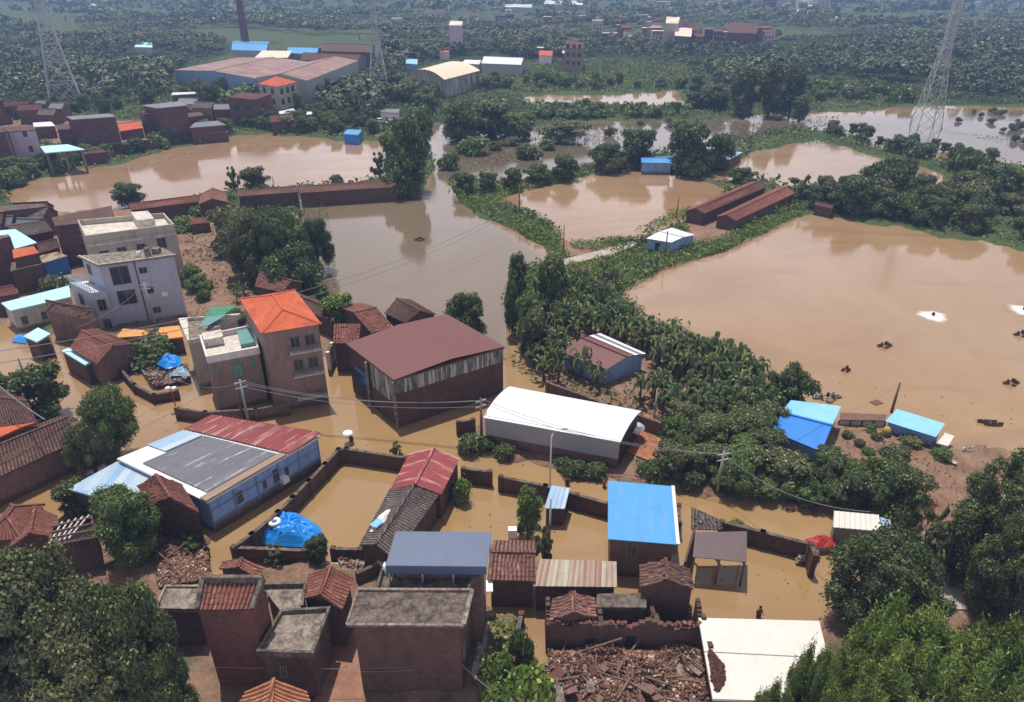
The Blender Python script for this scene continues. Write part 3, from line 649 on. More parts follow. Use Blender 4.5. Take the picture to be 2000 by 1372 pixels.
mb = MB(); p0 = [rq.P(.0,.0,hB+.02), rq.P(0,1,hB+.02), rq.P(1,.0,hB+.02), rq.P(1,1,hB+.02)]
mb.beam(p0[0]+V(0,0,.2), p0[1]+V(0,0,.2), .2, .4); mb.beam(p0[2]+V(0,0,.2), p0[3]+V(0,0,.2), .2, .4); each(mb, 'parapet', 'conc_dk', r)
c0 = MB(); c0.beam(q.P(0,0,h1+.06), q.P(1,0,h1+.06), .18, .12); c0.beam(q.P(0,1,h1+.1), q.P(1,1,h1+.1), .2, .2); c0.beam(q.P(1,0,h1+.1), q.P(1,1,h1+.1), .3, .22); c0.beam(q.P(0,0,h1+.05), q.P(0,1,h1+.05), .15, .1); c0.build('kerb', 'conc', r)
# water tank on that roof
def tank(px, py, z, R, hh, label, wmat='whitepl', group=None):
    p = U(px, py, z); r = empty('water_tank', p, label, 'water tank', group)
    b = MB(); b.lathe(p, [(R*.97, 0), (R, hh*.1), (R, hh*.7), (R*.82, hh*.88), (R*.3, hh)]); b.build('body', wmat, r, True)
    l = MB(); l.lathe(p+V(0,0,hh), [(R*.36, 0), (R*.36, .12)]); l.build('lid', 'rubber', r, True); return r
tank(758,1117,hB,.36,.9,'round white water tank on the dark concrete roof beside the slate blue sheet')
# courtyard house, left
hT = 8.2
r, q, wq, _ = H('brick_tower_house', 'narrow brick house with mono pitch red tile roof between brick parapets', (388,1192), (493,1191), (513,1136), (399,1136), h=hT, h2=hT+.9, roof='mono', wm='brickred', rm='tile_red', ov=.0, rough=.01)
pb = MB()
for u in (-.01, 1.01): pb.beam(q.P(u,-.02,hT+.15), q.P(u,1,hT+1.15), .3, .42)
pb.beam(q.P(-.02,1,hT+1.15), q.P(1.02,1,hT+1.15), .3, .5); each(pb, 'parapet', 'conc_dk', r)
hF = 5.4
r, q, wq, _ = H('flat_roof_house', 'low brick house with pale mouldy flat roof and raised kerb below a brick tower', (500,1272), (612,1276), (646,1184), (548,1190), h=hF, roof='flat', rm='conc', ov=.25, para=.35, pm='conc_dk', wins=[('f',.3,.42,2.5,3.6,1)])
q2 = quad((548,1189), (590,1184), (596,1140), (512,1142), hF-.1); mb = MB(); mb.hexa(q2.ring(hF-.6), q2.ring(hF-.45)); mb.build('rear_roof', 'conc', r)
mb = MB(); mb.hexa(q2.inset(.1).ring(-.7), q2.inset(.1).ring(hF-.62)); mb.build('rear_wall', 'brick', r)
mb = MB(); mb.beam(q2.P(0,1,hF-.25), q2.P(1,1,hF-.25), .2, .5); mb.beam(q2.P(1,1,hF-.25), q2.P(1,0,hF-.25), .2, .5); mb.build('rear_parapet', 'conc_dk', r)
H('small_flat_house', 'small brick annex with grey mouldy flat roof left of the brick tower', (300,1188), (387,1190), (396,1142), (322,1142), h=4.6, roof='flat', rm='conc', ov=.1, para=.15)
H('tile_house', 'small house with steep red tile gable whose dark gable end faces the mouldy terrace', (588,1172), (668,1192), (692,1130), (605,1122), h=5.0, roof='gv', rise=1.0, rm='tile_red', ov=.3)
H('tile_house', 'low red tile roof right below the blue tarpaulin, behind the brick tower', (428,1112), (508,1132), (515,1108), (436,1097), h=3.2, roof='gv', rise=.7, rm='tile_red', ov=.2)
H('tile_house', 'bright orange brown tile roof cut by the bottom edge of the picture', (452,1400), (618,1405), (598,1350), (482,1350), h=4.2, roof='gv', rise=1.2, rm='tile_orange', ov=.25)
# tile house right of the slate roof
H('tile_house', 'brick house with pinkish tile gable between the slate blue roof and the rusty striped roof', (952,1134), (1046,1136), (1046,1058), (964,1057), base=(955,1190,1134), roof='gu', rise=.9, rm='tile', ov=.25, rough=.02, wm='brick')
H('rusty_shed', 'low shed under striped rusty corrugated sheet with one pale blue end strip', (1041,1145), (1205,1147), (1204,1097), (1053,1092), base=(1045,1196,1145), h2=None, roof='mono', rise=.5, rm='rust', prof='rib', ov=.2, wm='brick')
rr_ = quad((1041,1145), (1062,1145), (1075,1093), (1053,1092), 3.0)
# blue roof house
r, q, wq, hb = H('blue_roof_house', 'brick house with large plain bright blue sheet roof and white edge strip', (1187,1053), (1323,1064), (1313,950), (1188,939), base=(1190,1128,1053), roof='mono', rise=.5, rm='blue', prof=None, ov=.3, wm='brick2', wins=[('f',.28,.42,2.3,3.6,1)])
mb = MB(); mb.beam(q.P(1.01,0,hb+.03), q.P(1.01,1,hb+.53), .3, .12); mb.build('edge_strip', 'white', r)
# brown awning in the flooded yard
hs = 2.9; r, q, _, _ = H('open_shed', 'open post shed with plain dark brown sheet roof standing in yellow flood water', (1353,1088), (1458,1098), (1459,1038), (1358,1040), h=hs, roof='mono', rise=.35, rm='brownsheet', prof=None, ov=.1, walls=False, cat='shed')
mb = MB()
for u in (.03,.5,.97):
    for v in (.04,.96): mb.beam(q.P(u,v,-.8), q.P(u,v,hs-.02+.35*v), .14, .14)
each(mb, 'post', 'wood', r)
r = empty('broken_tile_wall', U(1352,1100,0), 'ruined brick side wall with leftover grey tiles beside the brown open shed', 'ruin')
mb = MB(); mb.hexa([U(1330,1150,-.6), U(1356,1096,-.6)+V(.2,0,0), U(1356,1096,-.6), U(1326,1150,-.6)][::1], [U(1340,1098,2.2), U(1353,1036,2.2)+V(.25,0,0), U(1353,1036,2.2), U(1336,1098,2.2)])
mb.build('wall', 'brick', r); q = quad((1350,1034), (1412,1036), (1408,1020), (1349,1000), 2.3); mb = MB(); mb.sheet(q.P(0,1,2.9), q.P(1,1,2.5), q.P(1,0,2.3), q.P(0,0,2.3), prof='tile', rough=.05); mb.build('roof', 'tile_grey', r)
# ruin with small tile roofs
H('ruined_tile_house', 'ruined house with light pinkish tile gable left of the small concrete slab', (1073,1214), (1164,1208), (1160,1168), (1080,1170), h=3.6, roof='gv', rise=.7, rm='tile', rough=.06, ov=.15, cat='ruin')
H('ruined_slab_roof', 'small dark concrete slab roof between the two tile gables of the ruin', (1163,1186), (1263,1187), (1262,1158), (1166,1160), h=3.2, roof='flat', rm='conc_dk', ov=.1, cat='ruin')
H('ruined_tile_house', 'tile gabled ruin in front of the bright blue roof, with collapsed dark rooms below', (1251,1148), (1354,1152), (1346,1112), (1249,1104), h=4.2, roof='gv', rise=.9, rm='tile_dark', rough=.06, ov=.1, cat='ruin')
r = empty('ruined_wall', U(1210,1272,0), 'roofless dark brick ruin with broken jagged wall tops above the heap of fallen tiles', 'ruin')
def jag_wall(p, q_, h0, h1, th=.35, amp=.35, n=26, seed=1, z0=-.6):
    rd = random.Random(seed); mb = MB(); p = Vector(p); q_ = Vector(q_); d = (q_-p); nrm = V(-d.y, d.x, 0).normalized()*th/2; hs_ = []
    x = 0
    for i in range(n+1): x = x*.7+rd.uniform(-amp, amp); hs_.append(h0+(h1-h0)*i/n+x)
    for i in range(n):
        a, b = p+d*(i/n), p+d*((i+1)/n); za, zb = hs_[i], hs_[i]+rd.uniform(-.12,.12)
        lo = [a-nrm, b-nrm, b+nrm, a+nrm]; mb.hexa([V(k.x, k.y, z0) for k in lo], [V(lo[0].x, lo[0].y, za), V(lo[1].x, lo[1].y, zb), V(lo[2].x, lo[2].y, zb), V(lo[3].x, lo[3].y, za)])
    return mb
a, b, c, d_ = U(1070,1276,0), U(1366,1278,0), U(1352,1226,0), U(1068,1226,0)
jag_wall(a, b, 3.2, 3.2, seed=2).build('front_wall', 'brick', r)
jag_wall(U(1068,1222,0), a, 3.4, 3.2, seed=3, n=12).build('side_wall', 'brick', r)
jag_wall(U(1354,1224,0), U(1392,1395,0), 3.4, 3.0, seed=4, n=30).build('side_wall', 'brick', r)
jag_wall(a*.66+b*.34, a*.66+b*.34+V(0,2.6,0), 3.0, 2.2, seed=5, n=8).build('inner_wall', 'brick', r)
jag_wall(a*.3+b*.7, a*.3+b*.7+V(0,2.6,0), 3.2, 2.6, seed=6, n=8).build('inner_wall', 'brick', r)
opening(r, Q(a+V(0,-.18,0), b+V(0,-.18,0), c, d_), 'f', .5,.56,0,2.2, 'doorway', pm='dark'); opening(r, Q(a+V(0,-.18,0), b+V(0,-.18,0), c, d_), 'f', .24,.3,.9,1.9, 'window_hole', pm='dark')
mb = MB(); cp = a-V(.1,.1,0)
for i in range(60):
    p = a+(b-a)*(i/60); mb.box(p+V(random.uniform(-.05,.05), random.uniform(-.1,.1), 3.15+random.uniform(-.15,.3)), (.3,.3,.08), random.uniform(0,3))
mb.build('loose_tiles', 'tile_red', r)
# white sheet roof bottom right
r, q, _, hw = H('white_roof_house', 'large plain white roof with a torn left edge, partly covered by bright green branches', (1392,1365), (1640,1375), (1600,1213), (1364,1207), h=3.4, roof='flat', rm='cream', ov=.3, wm='brick2')
mb = MB(); mb.beam(q.P(.0,.55,hw+.01), q.P(1,.52,hw+.01), .06, .03); mb.build('seam', 'greysheet', r)
# long shed, red rust front part and grey part
hL = 3.2
r, q, _, _ = H('red_shed', 'rust red corrugated gable shed with white rusty streaks at the back of the flooded yard', (762,957), (862,966), (898,895), (800,884), h=hL, roof='gv', rise=.9, rm='redrust', prof='corr', ov=.2)
r, q, _, _ = H('grey_tile_shed', 'long shed with mouldy grey tile gable adjoining the red corrugated roof', (702,1066), (768,1092), (858,966), (764,953), h=hL-.1, roof='gv', rise=.8, rm='tile_grey', ov=.2, wm='brick', rough=.02, wins=[('f',.45,.65,1.4,2.0,0)], winm='whitewall')
# small sheds
r, q, _, _ = H('water_shed', 'tiny brick shed with pale blue and white weathered sheet roof beside the street lamp', (1063,993), (1103,994), (1113,954), (1077,948), h=2.2, roof='mono', rise=.4, rm='bluewhite', prof='rib', ov=.15, cat='shed')
r, q, _, hm_ = H('metal_shed', 'grey metal walled shed with dull white sheet roof beside the round dark tree', (1627,1030), (1722,1038), (1716,1006), (1629,998), h=2.4, roof='mono', rise=.2, rm='cream', prof='rib', ov=.2, wm='greysheet', cat='shed')
H('metal_shed', 'low blue grey lean-to against the right side of the white metal shed', (1722,1040), (1748,1052), (1738,1016), (1719,1010), h=2.2, roof='mono', rise=.3, rm='bluewhite', prof='rib', ov=.1, wm='greysheet', cat='shed')
# ---------------------------------------------------------------- blue walled workshop
hM = HZ(415,1045,981)
r, q, wq, hM = H('blue_workshop', 'large workshop with blue board walls and patched grey, white and red sheet roof', (228,896), (404,981), (626,852), (420,818), h=hM, roof='flat', rm='white', ov=.25, wm='paleblue', cat='workshop',
  doors=[], wins=[('r',.22,.27,1.6,2.9,0),('r',.55,.6,1.5,3.0,1),('r',.66,.69,1.5,2.6,0),('r',.45,.48,1.5,2.6,0)])
mb = MB(); f = lambda u,v,dz=.12: q.P(u,v,hM+dz)
mb.sheet(f(.22,.66), f(.92,.66), f(.92,.07), f(.22,.07), prof='rib', pitch=.6, amp=.03, thick=.06); mb.build('bitumen_roof', 'asphalt', r)
mb = MB(); mb.sheet(f(-.02,1.0,.5), f(1.01,1.0,.5), f(1.01,.69,.18), f(-.02,.69,.18), prof='corr', pitch=.5, amp=.07, thick=.08); mb.build('red_roof', 'redrust', r)
mb = MB(); mb.sheet(f(.0,.66,.14), f(.2,.66,.14), f(.2,.3,.14), f(.0,.3,.14), prof='rib', pitch=.6, amp=.03, thick=.06); mb.build('blue_roof_patch', 'bluewhite', r)
mb = MB(); mb.sheet(f(.93,.68,.13), f(1.0,.68,.13), f(1.0,.0,.13), f(.93,.0,.13), prof='rib', pitch=.6, amp=.03, thick=.06); mb.build('rusty_edge', 'rust', r)
mb = MB(); n_ = (wq.P(1,0,0)-wq.P(0,0,0)).normalized()*.06
for z in (1.1, 2.6): mb.beam(wq.P(1,0,z)+n_, wq.P(1,1,z)+n_, .08, .1)
for v in (0,.2,.4,.6,.8,1): mb.beam(wq.P(1,v,-.5)+n_*.7, wq.P(1,v,hM-.25)+n_*.7, .09, .1)
mb.build('battens', 'bluewall', r)
mb = MB(); w2 = Q(wq.P(1,0,0), wq.P(1,0,0)+n_*.8, wq.P(1,1,0)+n_*.8, wq.P(1,1,0)); mb.hexa(w2.ring(-.7), w2.ring(1.2)); mb.build('plinth', 'brick2', r)
ac = MB(); ac.box(wq.P(1,.62,1.5)+n_*5, (.7,.8,.6), math.atan2((wq.P(1,1,0)-wq.P(1,0,0)).y, (wq.P(1,1,0)-wq.P(1,0,0)).x)); ac.build('air_conditioner', 'whitepl', r)
r, q, _, _ = H('lean_to', 'low blue and white weathered roof between the bushy tree and the blue workshop', (130,955), (240,985), (330,925), (228,902), h=3.4, roof='flat', rm='bluewhite', ov=.2, wm='brick', cat='shed')
r, q, _, _ = H('tile_house', 'small ruined orange brown tile gable under the dark crown left of the workshop', (292,985), (388,1002), (352,945), (268,950), h=4.2, roof='gv', rise=1.2, rm='tile_red', rough=.05, ov=.1)
# ---------------------------------------------------------------- left edge houses
r, q, _, _ = H('tile_house', 'long brick house with regular brown tile roof at the left edge', (-60,960), (152,862), (128,810), (-60,880), base=(150,912,862), roof='gu', rise=1.3, rm='tile_dark', ov=.3, rough=.01, wm='brick2')
H('tile_house', 'half hidden tile roof house at the left edge behind the long brown tile roof', (-70,835), (78,835), (44,772), (-70,740), h=4.0, roof='gu', rise=1.2, rm='tile_dark', ov=.2)
H('orange_roof_shed', 'thin strip of smooth orange roof wedged behind the long brown tile roof', (-20,862), (48,832), (72,825), (-20,838), h=4.4, roof='flat', rm='orange', ov=.1, cat='shed')
H('tile_house', 'low tile hip roof house at the left edge beside the flooded lane', (-40,1060), (40,1052), (88,985), (20,985), h=3.2, roof='hipv', rise=1.2, rm='tile_red', prof=None, ov=.2)
H('tile_house', 'pinkish tile roof house partly behind the large lower left tree crown', (20,1070), (110,1050), (112,1008), (40,1006), h=3.0, roof='gv', rise=1.0, rm='tile_red', ov=.2)
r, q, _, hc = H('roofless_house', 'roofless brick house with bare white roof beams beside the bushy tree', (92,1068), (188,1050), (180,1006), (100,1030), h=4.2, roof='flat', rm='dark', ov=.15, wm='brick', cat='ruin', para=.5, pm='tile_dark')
for i in range(5):
    mb = MB(); mb.beam(q.P(.05+.1*i,.1,hc+.08+.03*i), q.P(.3+.16*i,.95,hc+.3-.03*i), .1, .14); mb.build('beam', 'whitewall', r)
for i in range(3):
    mb = MB(); mb.beam(q.P(.05,.2+.3*i,hc+.42), q.P(.98,.25+.28*i,hc+.2), .12, .14); mb.build('beam', 'wood', r)
# tile cottage with cyan lean-to, left street
H('tile_house', 'small house with reddish tile gable beside the flooded left street', (136,680), (190,712), (258,672), (190,642), h=3.6, roof='gu', rise=1.1, rm='tile_red', ov=.2, wm='brick2')
H('lean_to', 'narrow white cyan sheet roof along the front of the reddish tile gable', (120,685), (166,713), (186,703), (138,678), h=3.1, roof='flat', rm='cyan', ov=.1, wm='brick', cat='shed')
H('small_hut', 'little brick hut with cyan sheet roof standing in brown flood water at the left', (46,657), (72,668), (99,652), (74,640), h=3.2, roof='flat', rm='cyan', ov=.15, wm='brick', cat='hut')
H('mud_house', 'old brown mud brick house with collapsed roof beside the grey tower house', (90,608), (188,630), (172,600), (96,590), h=4.6, roof='gu', rise=.9, rm='tile_dark', ov=.15, wm='brick2', rough=.06)
H('cyan_roof_house', 'long low house with pale cyan sheet roof left of the grey tower house', (20,607), (138,580), (135,558), (2,592), h=3.6, roof='flat', rm='cyan', ov=.2, wm='beige', wins=[('f',.1,.2,1,2.2,1),('f',.45,.53,1,2.2,1),('f',.75,.83,1,2.2,1)])
H('ochre_wall_shed', 'low ochre orange roofed shed in front of the grey tower house', (226,660), (296,655), (280,645), (240,642), h=2.6, roof='flat', rm='orangeband', ov=.1, cat='shed')
H('ochre_wall_shed', 'second ochre roofed shed under the right corner of the grey tower house', (302,665), (358,658), (350,636), (312,640), h=2.6, roof='flat', rm='orangeband', ov=.1, cat='shed')
# ---------------------------------------------------------------- grey three storey house
hG = HZ(194,645,519)
r, q, wq, hG = H('grey_house', 'three storey blue grey rendered house with flat concrete roof and dark stair windows', (190,519), (346,498), (318,484), (150,500), h=hG, roof='flat', rm='conc', ov=.35, wm='greywall',
  wins=[('f',.50,.6,hG-2.2,hG-1.3,1),('f',.52,.62,hG-5.4,hG-4.5,1),('f',.55,.65,hG-8.6,hG-7.7,1),('f',.12,.36,hG-3.4,hG-.7,1),('f',.13,.37,hG-6.6,hG-4.4,1),('l',.2,.4,hG-2.4,hG-.9,1),('l',.3,.5,2.5,4.2,1)])
mb = MB(); bq_ = Q(wq.P(-.12,-.02,0), wq.P(.4,-.10,0), wq.P(.4,.0,0), wq.P(-.12,.9,0)); zt = hG-3.9
mb.hexa([bq_.P(-.02,0,zt-.25), bq_.P(.0,-.0,zt-.25), wq.P(0,1,zt-.25), bq_.P(-.1,1,zt-.25)], [bq_.P(-.02,0,zt), bq_.P(.0,-.0,zt), wq.P(0,1,zt), bq_.P(-.1,1,zt)])
mb.build('balcony', 'whitewall', r)
bx = Q(q.P(-.17,0,0), q.P(.02,-.01,0), q.P(.02,1,0), q.P(-.17,1,0)); mb = MB(); mb.hexa(bx.ring(-.7), bx.ring(zt-.02)); mb.build('side_wing', 'greywall', r)
mb = MB()
for z in (zt+.35, zt+.7, zt+1.0):
    mb.beam(bx.P(0,0,z), bx.P(1,0,z), .05, .06); mb.beam(bx.P(0,0,z), bx.P(0,1,z), .05, .06); mb.beam(bx.P(0,1,z), bx.P(1,1,z), .05, .06)
for i in range(9): mb.beam(bx.P(0,i/8,zt), bx.P(0,i/8,zt+1), .05, .05)
for i in range(5): mb.beam(bx.P(i/4,0,zt), bx.P(i/4,0,zt+1), .05, .05)
mb.build('balcony_rail', 'blue_pale', r)
for z in (zt-2.9, zt-6): opening(r, bx, 'f', .25,.75,z,z+1.7); opening(r, bx, 'l', .3,.5,z,z+1.7); 
dp = MB(); dp.tube([wq.P(.45,-.02,0), wq.P(.45,-.02,hG-.3)], .07, 6); dp.build('drain_pipe', 'rubber', r)
ac = MB(); ac.box(wq.P(.75,-.05,hG-5.8), (.8,.35,.6), 0); ac.build('air_conditioner', 'whitepl', r)
cp_ = MB(); cp_.box(q.P(.83,.45,hG+.4), (1.0,1.0,.8)); cp_.build('chimney', 'conc', r)
ac = MB(); ac.beam(q.P(.02,.02,hG+.05), q.P(.98,.02,hG+.05), .15, .12); ac.beam(q.P(.02,.02,hG+.05), q.P(.02,.98,hG+.05), .15, .12); ac.build('kerb', 'conc_lt', r)
tank(290,502,hG,.45,1.6,'small upright grey tank on the flat roof of the grey tower house','conc')
tank(272,500,hG,.3,.8,'white round vessel on the flat roof of the grey tower house')
# beige house behind
hB2 = HZ(170,560,459)
r, q, wq, hB2 = H('beige_house', 'beige two storey house with whitish flat roof terrace and low parapet behind the grey house', (166,461), (340,438), (320,416), (151,430), h=hB2, roof='flat', rm='conc_lt', ov=.0, para=.9, wm='beige', pm='beige',
  wins=[('f',.1,.2,hB2-4.0,hB2-2.9,1),('f',.3,.4,hB2-3.9,hB2-2.7,1),('f',.52,.62,hB2-3.8,hB2-2.6,1),('f',.76,.86,hB2-3.8,hB2-2.1,1),('f',.3,.4,hB2-7.5,hB2-6.2,1),('f',.76,.86,hB2-7.5,hB2-6.0,1)])
mb = MB(); sq_ = q.sub(.62,.82,.35,1.0); mb.hexa(sq_.ring(hB2-1.1), sq_.ring(hB2+.6)); mb.build('stair_box', 'conc_lt', r)
mb = MB(); mb.beam(q.P(0,-.02,hB2-1.7), q.P(1,-.02,hB2-1.7), .3, .35); mb.build('cornice', 'conc_lt', r)
# brick houses behind left
H('brick_block_house', 'plain windowless dark brick block house with red sheet roof left of the beige house', (108,442), (222,428), (218,402), (100,425), h=8, roof='flat', rm='tile_dark', ov=.05, wm='brickfar', wins=[('f',.3,.4,4.6,5.8,1)])
H('brick_block_house', 'long low dark brick building at the left edge beside the muddy pond', (-60,420), (88,404), (84,398), (-60,405), h=6, roof='flat', rm='conc_dk', ov=.05, wm='brickfar')
H('tile_house', 'weathered grey tile roof house below the long dark brick building', (28,466), (104,452), (80,432), (10,440), h=4.5, roof='gu', rise=1.0, rm='tile_grey', ov=.2, wm='brickfar')
H('tile_house', 'brown tile lean roof house left of the beige house wall', (60,500), (118,484), (110,468), (60,478), h=4, roof='gu', rise=.8, rm='tile_dark', ov=.2, wm='brickfar')
H('brick_block_house', 'tall dark brick house cut by the left edge with pale cyan sheet roof behind it', (-60,480), (20,462), (16,458), (-60,468), h=8.5, roof='flat', rm='conc_dk', ov=.0, wm='brickfar')
H('cyan_roof_shed', 'pale cyan canopy roof sloping down among the dark brick houses at the left', (22,488), (72,474), (30,448), (-20,452), h=5.5, roof='flat', rm='cyan', ov=.1, wm='brickfar', cat='shed')
H('orange_roof_house', 'brick house with small bright orange roof terrace at the left edge', (26,505), (76,494), (66,481), (24,488), h=6.2, roof='mono', rise=.5, rm='orange', prof=None, ov=.1, wm='brick')
H('brick_block_house', 'brick house front with concrete ledge below the small orange roof', (20,530), (82,516), (78,500), (22,508), h=4.5, roof='flat', rm='conc_dk', ov=.1, wm='brick')
H('rusty_shed', 'shed with rust striped sheet roof and blue wall panel between the brick houses', (84,514), (132,500), (112,492), (74,500), h=3.6, roof='flat', rm='rust', ov=.1, wm='blue_deep', cat='shed')
H('tile_house', 'low reddish tile roof at the left edge under the dark brick house', (-50,590), (38,574), (20,562), (-50,570), h=3.5, roof='gu', rise=.8, rm='tile_red', ov=.1)
# ---------------------------------------------------------------- apartment house with orange hip roof
hO = HZ(528,806,650)
a_ = (510,652); b_ = (628,633); c_ = (576,566); d0 = (468,584)
r, q, wq, hO = H('orange_roof_house', 'tall pinkish tile clad house with bright orange hipped roof', a_, b_, c_, d0, h=hO, roof='hipv', rise=1.1, rm='orange', prof=None, ov=.3, wm='pinkwall', cat='house',
  wins=[('f',.45,.62,hO-2.5,hO-1.2,1),('f',.72,.9,hO-2.5,hO-1.2,1),('f',.45,.62,hO-5.6,hO-4.2,1),('f',.72,.9,hO-5.6,hO-4.2,1),('l',.15,.3,hO-5.6,hO-4.4,1),('l',.5,.65,hO-5.6,hO-4.4,1),('l',.2,.35,hO-8.8,hO-7.4,1)])
fr = wq.P(1,0,0)-wq.P(0,0,0); nn = V(fr.y, -fr.x, 0).normalized()
for k, z in enumerate((hO-3.1, hO-6.2, hO-9.3)):
    mb = MB(); a1, b1 = wq.P(.4,0,z), wq.P(.98,0,z); mb.hexa([a1+nn*.9, b1+nn*.9, b1, a1], [x+V(0,0,.16) for x in (a1+nn*.9, b1+nn*.9, b1, a1)])
    rl = mb.build('balcony', 'conc_lt', r); mb = MB()
    for zz in (.5,.95): mb.beam(a1+nn*.85+V(0,0,zz), b1+nn*.85+V(0,0,zz), .05, .06)
    for i in range(9): p = a1+(b1-a1)*(i/8)+nn*.85; mb.beam(p+V(0,0,.16), p+V(0,0,.95), .04, .04)
    mb.build('rail', 'conc_dk', rl)
hO2 = HZ(402,808,697)
r, q, wq, hO2 = H('terrace_house', 'pinkish rendered house with grey and teal roof terrace joined to the orange roof house', (402,697), (506,678), (494,634), (389,655), h=hO2, roof='flat', rm='conc_lt', ov=.1, para=.7, wm='pinkwall', pm='whitewall',
  wins=[('f',.42,.62,hO2-3.5,hO2-1.7,1),('f',.1,.2,hO2-2.6,hO2-1.6,1),('f',.8,.9,hO2-2.6,hO2-1.6,1),('f',.45,.6,hO2-6.6,hO2-4.8,1),('l',.3,.5,hO2-3.2,hO2-1.8,1)], winm='teal')
mb = MB(); sq_ = q.sub(.68,.98,.3,.95); mb.hexa(sq_.ring(hO2-.66), sq_.ring(hO2-.2)); mb.build('skylight', 'teal', r)
mb = MB(); sq_ = q.sub(.05,.4,.6,.93); mb.hexa(sq_.ring(hO2-.66), sq_.ring(hO2+.4)); mb.build('stair_box', 'conc_lt', r)
r, q, wq, _ = H('old_concrete_house', 'older low house with cluttered grey terrace behind the grey and teal roof terrace', (366,665), (392,660), (470,612), (348,622), h=7.0, roof='flat', rm='conc', ov=.1, para=.4, wm='beige', pm='conc_lt')
mb = MB(); mb.sheet(q.P(.55,.98,8.2), q.P(.98,.98,8.2), q.P(.98,.5,8.0), q.P(.55,.5,8.0), thick=.06); mb.build('awning', 'green', r)
mb = MB(); mb.sheet(q.P(.7,.48,8.4), q.P(1.2,.5,8.4), q.P(1.25,.1,8.2), q.P(.75,.1,8.2), thick=.06); mb.build('awning', 'teal', r)
H('tile_house', 'brown tile gable roof house at the foot of the large dark tree clump', (497,560), (552,572), (592,552), (520,530), h=3.6, roof='gu', rise=1.1, rm='tile', ov=.2, rough=.04)
H('tile_house', 'dark tile roof house directly behind the bright orange hipped roof', (560,590), (650,630), (628,590), (560,565), h=3.0, roof='gu', rise=.8, rm='tile_dark', ov=.2)
# ---------------------------------------------------------------- maroon barn
hN = HZ(787,838,743)
r, q, wq, hN = H('maroon_barn', 'large barn with flat looking maroon sheet roof and streaked grey side panels', (676,672), (769,743), (986,678), (873,614), h=hN, roof='gv' if 0 else 'flat', rm='maroon', prof='rib', ov=.15, wm='brick', cat='barn')
mb = MB(); mb.sheet(q.P(0,.5,hN+.55), q.P(1,.5,hN+.55), q.P(1,0,hN+.03), q.P(0,0,hN+.03), prof=None, thick=.02); mb.sheet(q.P(0,.5,hN+.55), q.P(1,.5,hN+.55), q.P(1,1,hN+.03), q.P(0,1,hN+.03), thick=.02); mb.build('ridge_roof', 'maroon', r)
m_ = NM('streaked_panel', .8, .2); co = m_.coord(); st = m_.coord('UV', (2.2, .5, 1))
M['streak'] = m_.out(m_.mix(m_.noise(m_.coord('UV', (2.6, .12, 1)), 1, 3, .6, .42, .52), srgb(176,176,166), m_.mix(m_.noise(st, 1.5, 4, .6, .4, .6), srgb(66,66,66), srgb(120,120,112))))
for fa, fb, nm in (((1,0),(1,1),0), ((0,0),(1,0),1)):
    a1, b1 = wq.P(*fa,0), wq.P(*fb,0); e = b1-a1; n_ = V(e.y, -e.x, 0).normalized()
    mb = MB(); zz0 = hN-2.0 if nm == 0 else hN-3.4; s0 = 0 if nm == 0 else .5
    N_ = 40 if nm == 0 else 16
    for i in range(N_):
        u0, u1 = s0+(1-s0)*i/N_, s0+(1-s0)*(i+1)/N_; o_ = .05+.03*(i % 2); p1, p2 = a1+e*u0+n_*o_, a1+e*u1+n_*o_
        mb.face([V(p1.x,p1.y,zz0), V(p2.x,p2.y,zz0), V(p2.x,p2.y,hN-.26), V(p1.x,p1.y,hN-.26)])
        mb.face([V(p1.x,p1.y,zz0), V(p1.x,p1.y,hN-.26), V(p1.x-n_.x*.03,p1.y-n_.y*.03,hN-.26), V(p1.x-n_.x*.03,p1.y-n_.y*.03,zz0)])
    mb.build('side_panel', 'streak', r)
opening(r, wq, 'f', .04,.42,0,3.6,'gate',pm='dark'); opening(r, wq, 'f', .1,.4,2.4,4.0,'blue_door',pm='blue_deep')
mb = MB(); mb.beam(wq.P(.45,-.02,0), wq.P(.45,-.02,hN-.3), .3, .3); mb.beam(wq.P(1.0,-.01,-.5), wq.P(1.0,-.01,hN-.3), .35, .35); each(mb, 'column', 'conc', r)
H('tile_house', 'long tile gable with dark end next to the narrow flooded alley behind the maroon roof', (660,600), (725,652), (770,640), (706,592), h=4.0, roof='gv', rise=1.1, rm='tile_red', ov=.2, rough=.02)
H('tile_house', 'low pinkish tile roof at the head of the flooded alley', (650,672), (700,672), (704,633), (652,634), h=4.2, roof='mono', rise=.5, rm='tile_red', ov=.15, rough=.03)
H('tile_house', 'steep tile gable at the edge of the central pond behind the maroon roof', (750,612), (792,632), (852,615), (800,585), h=4.2, roof='gu', rise=1.2, rm='tile_dark', ov=.2)
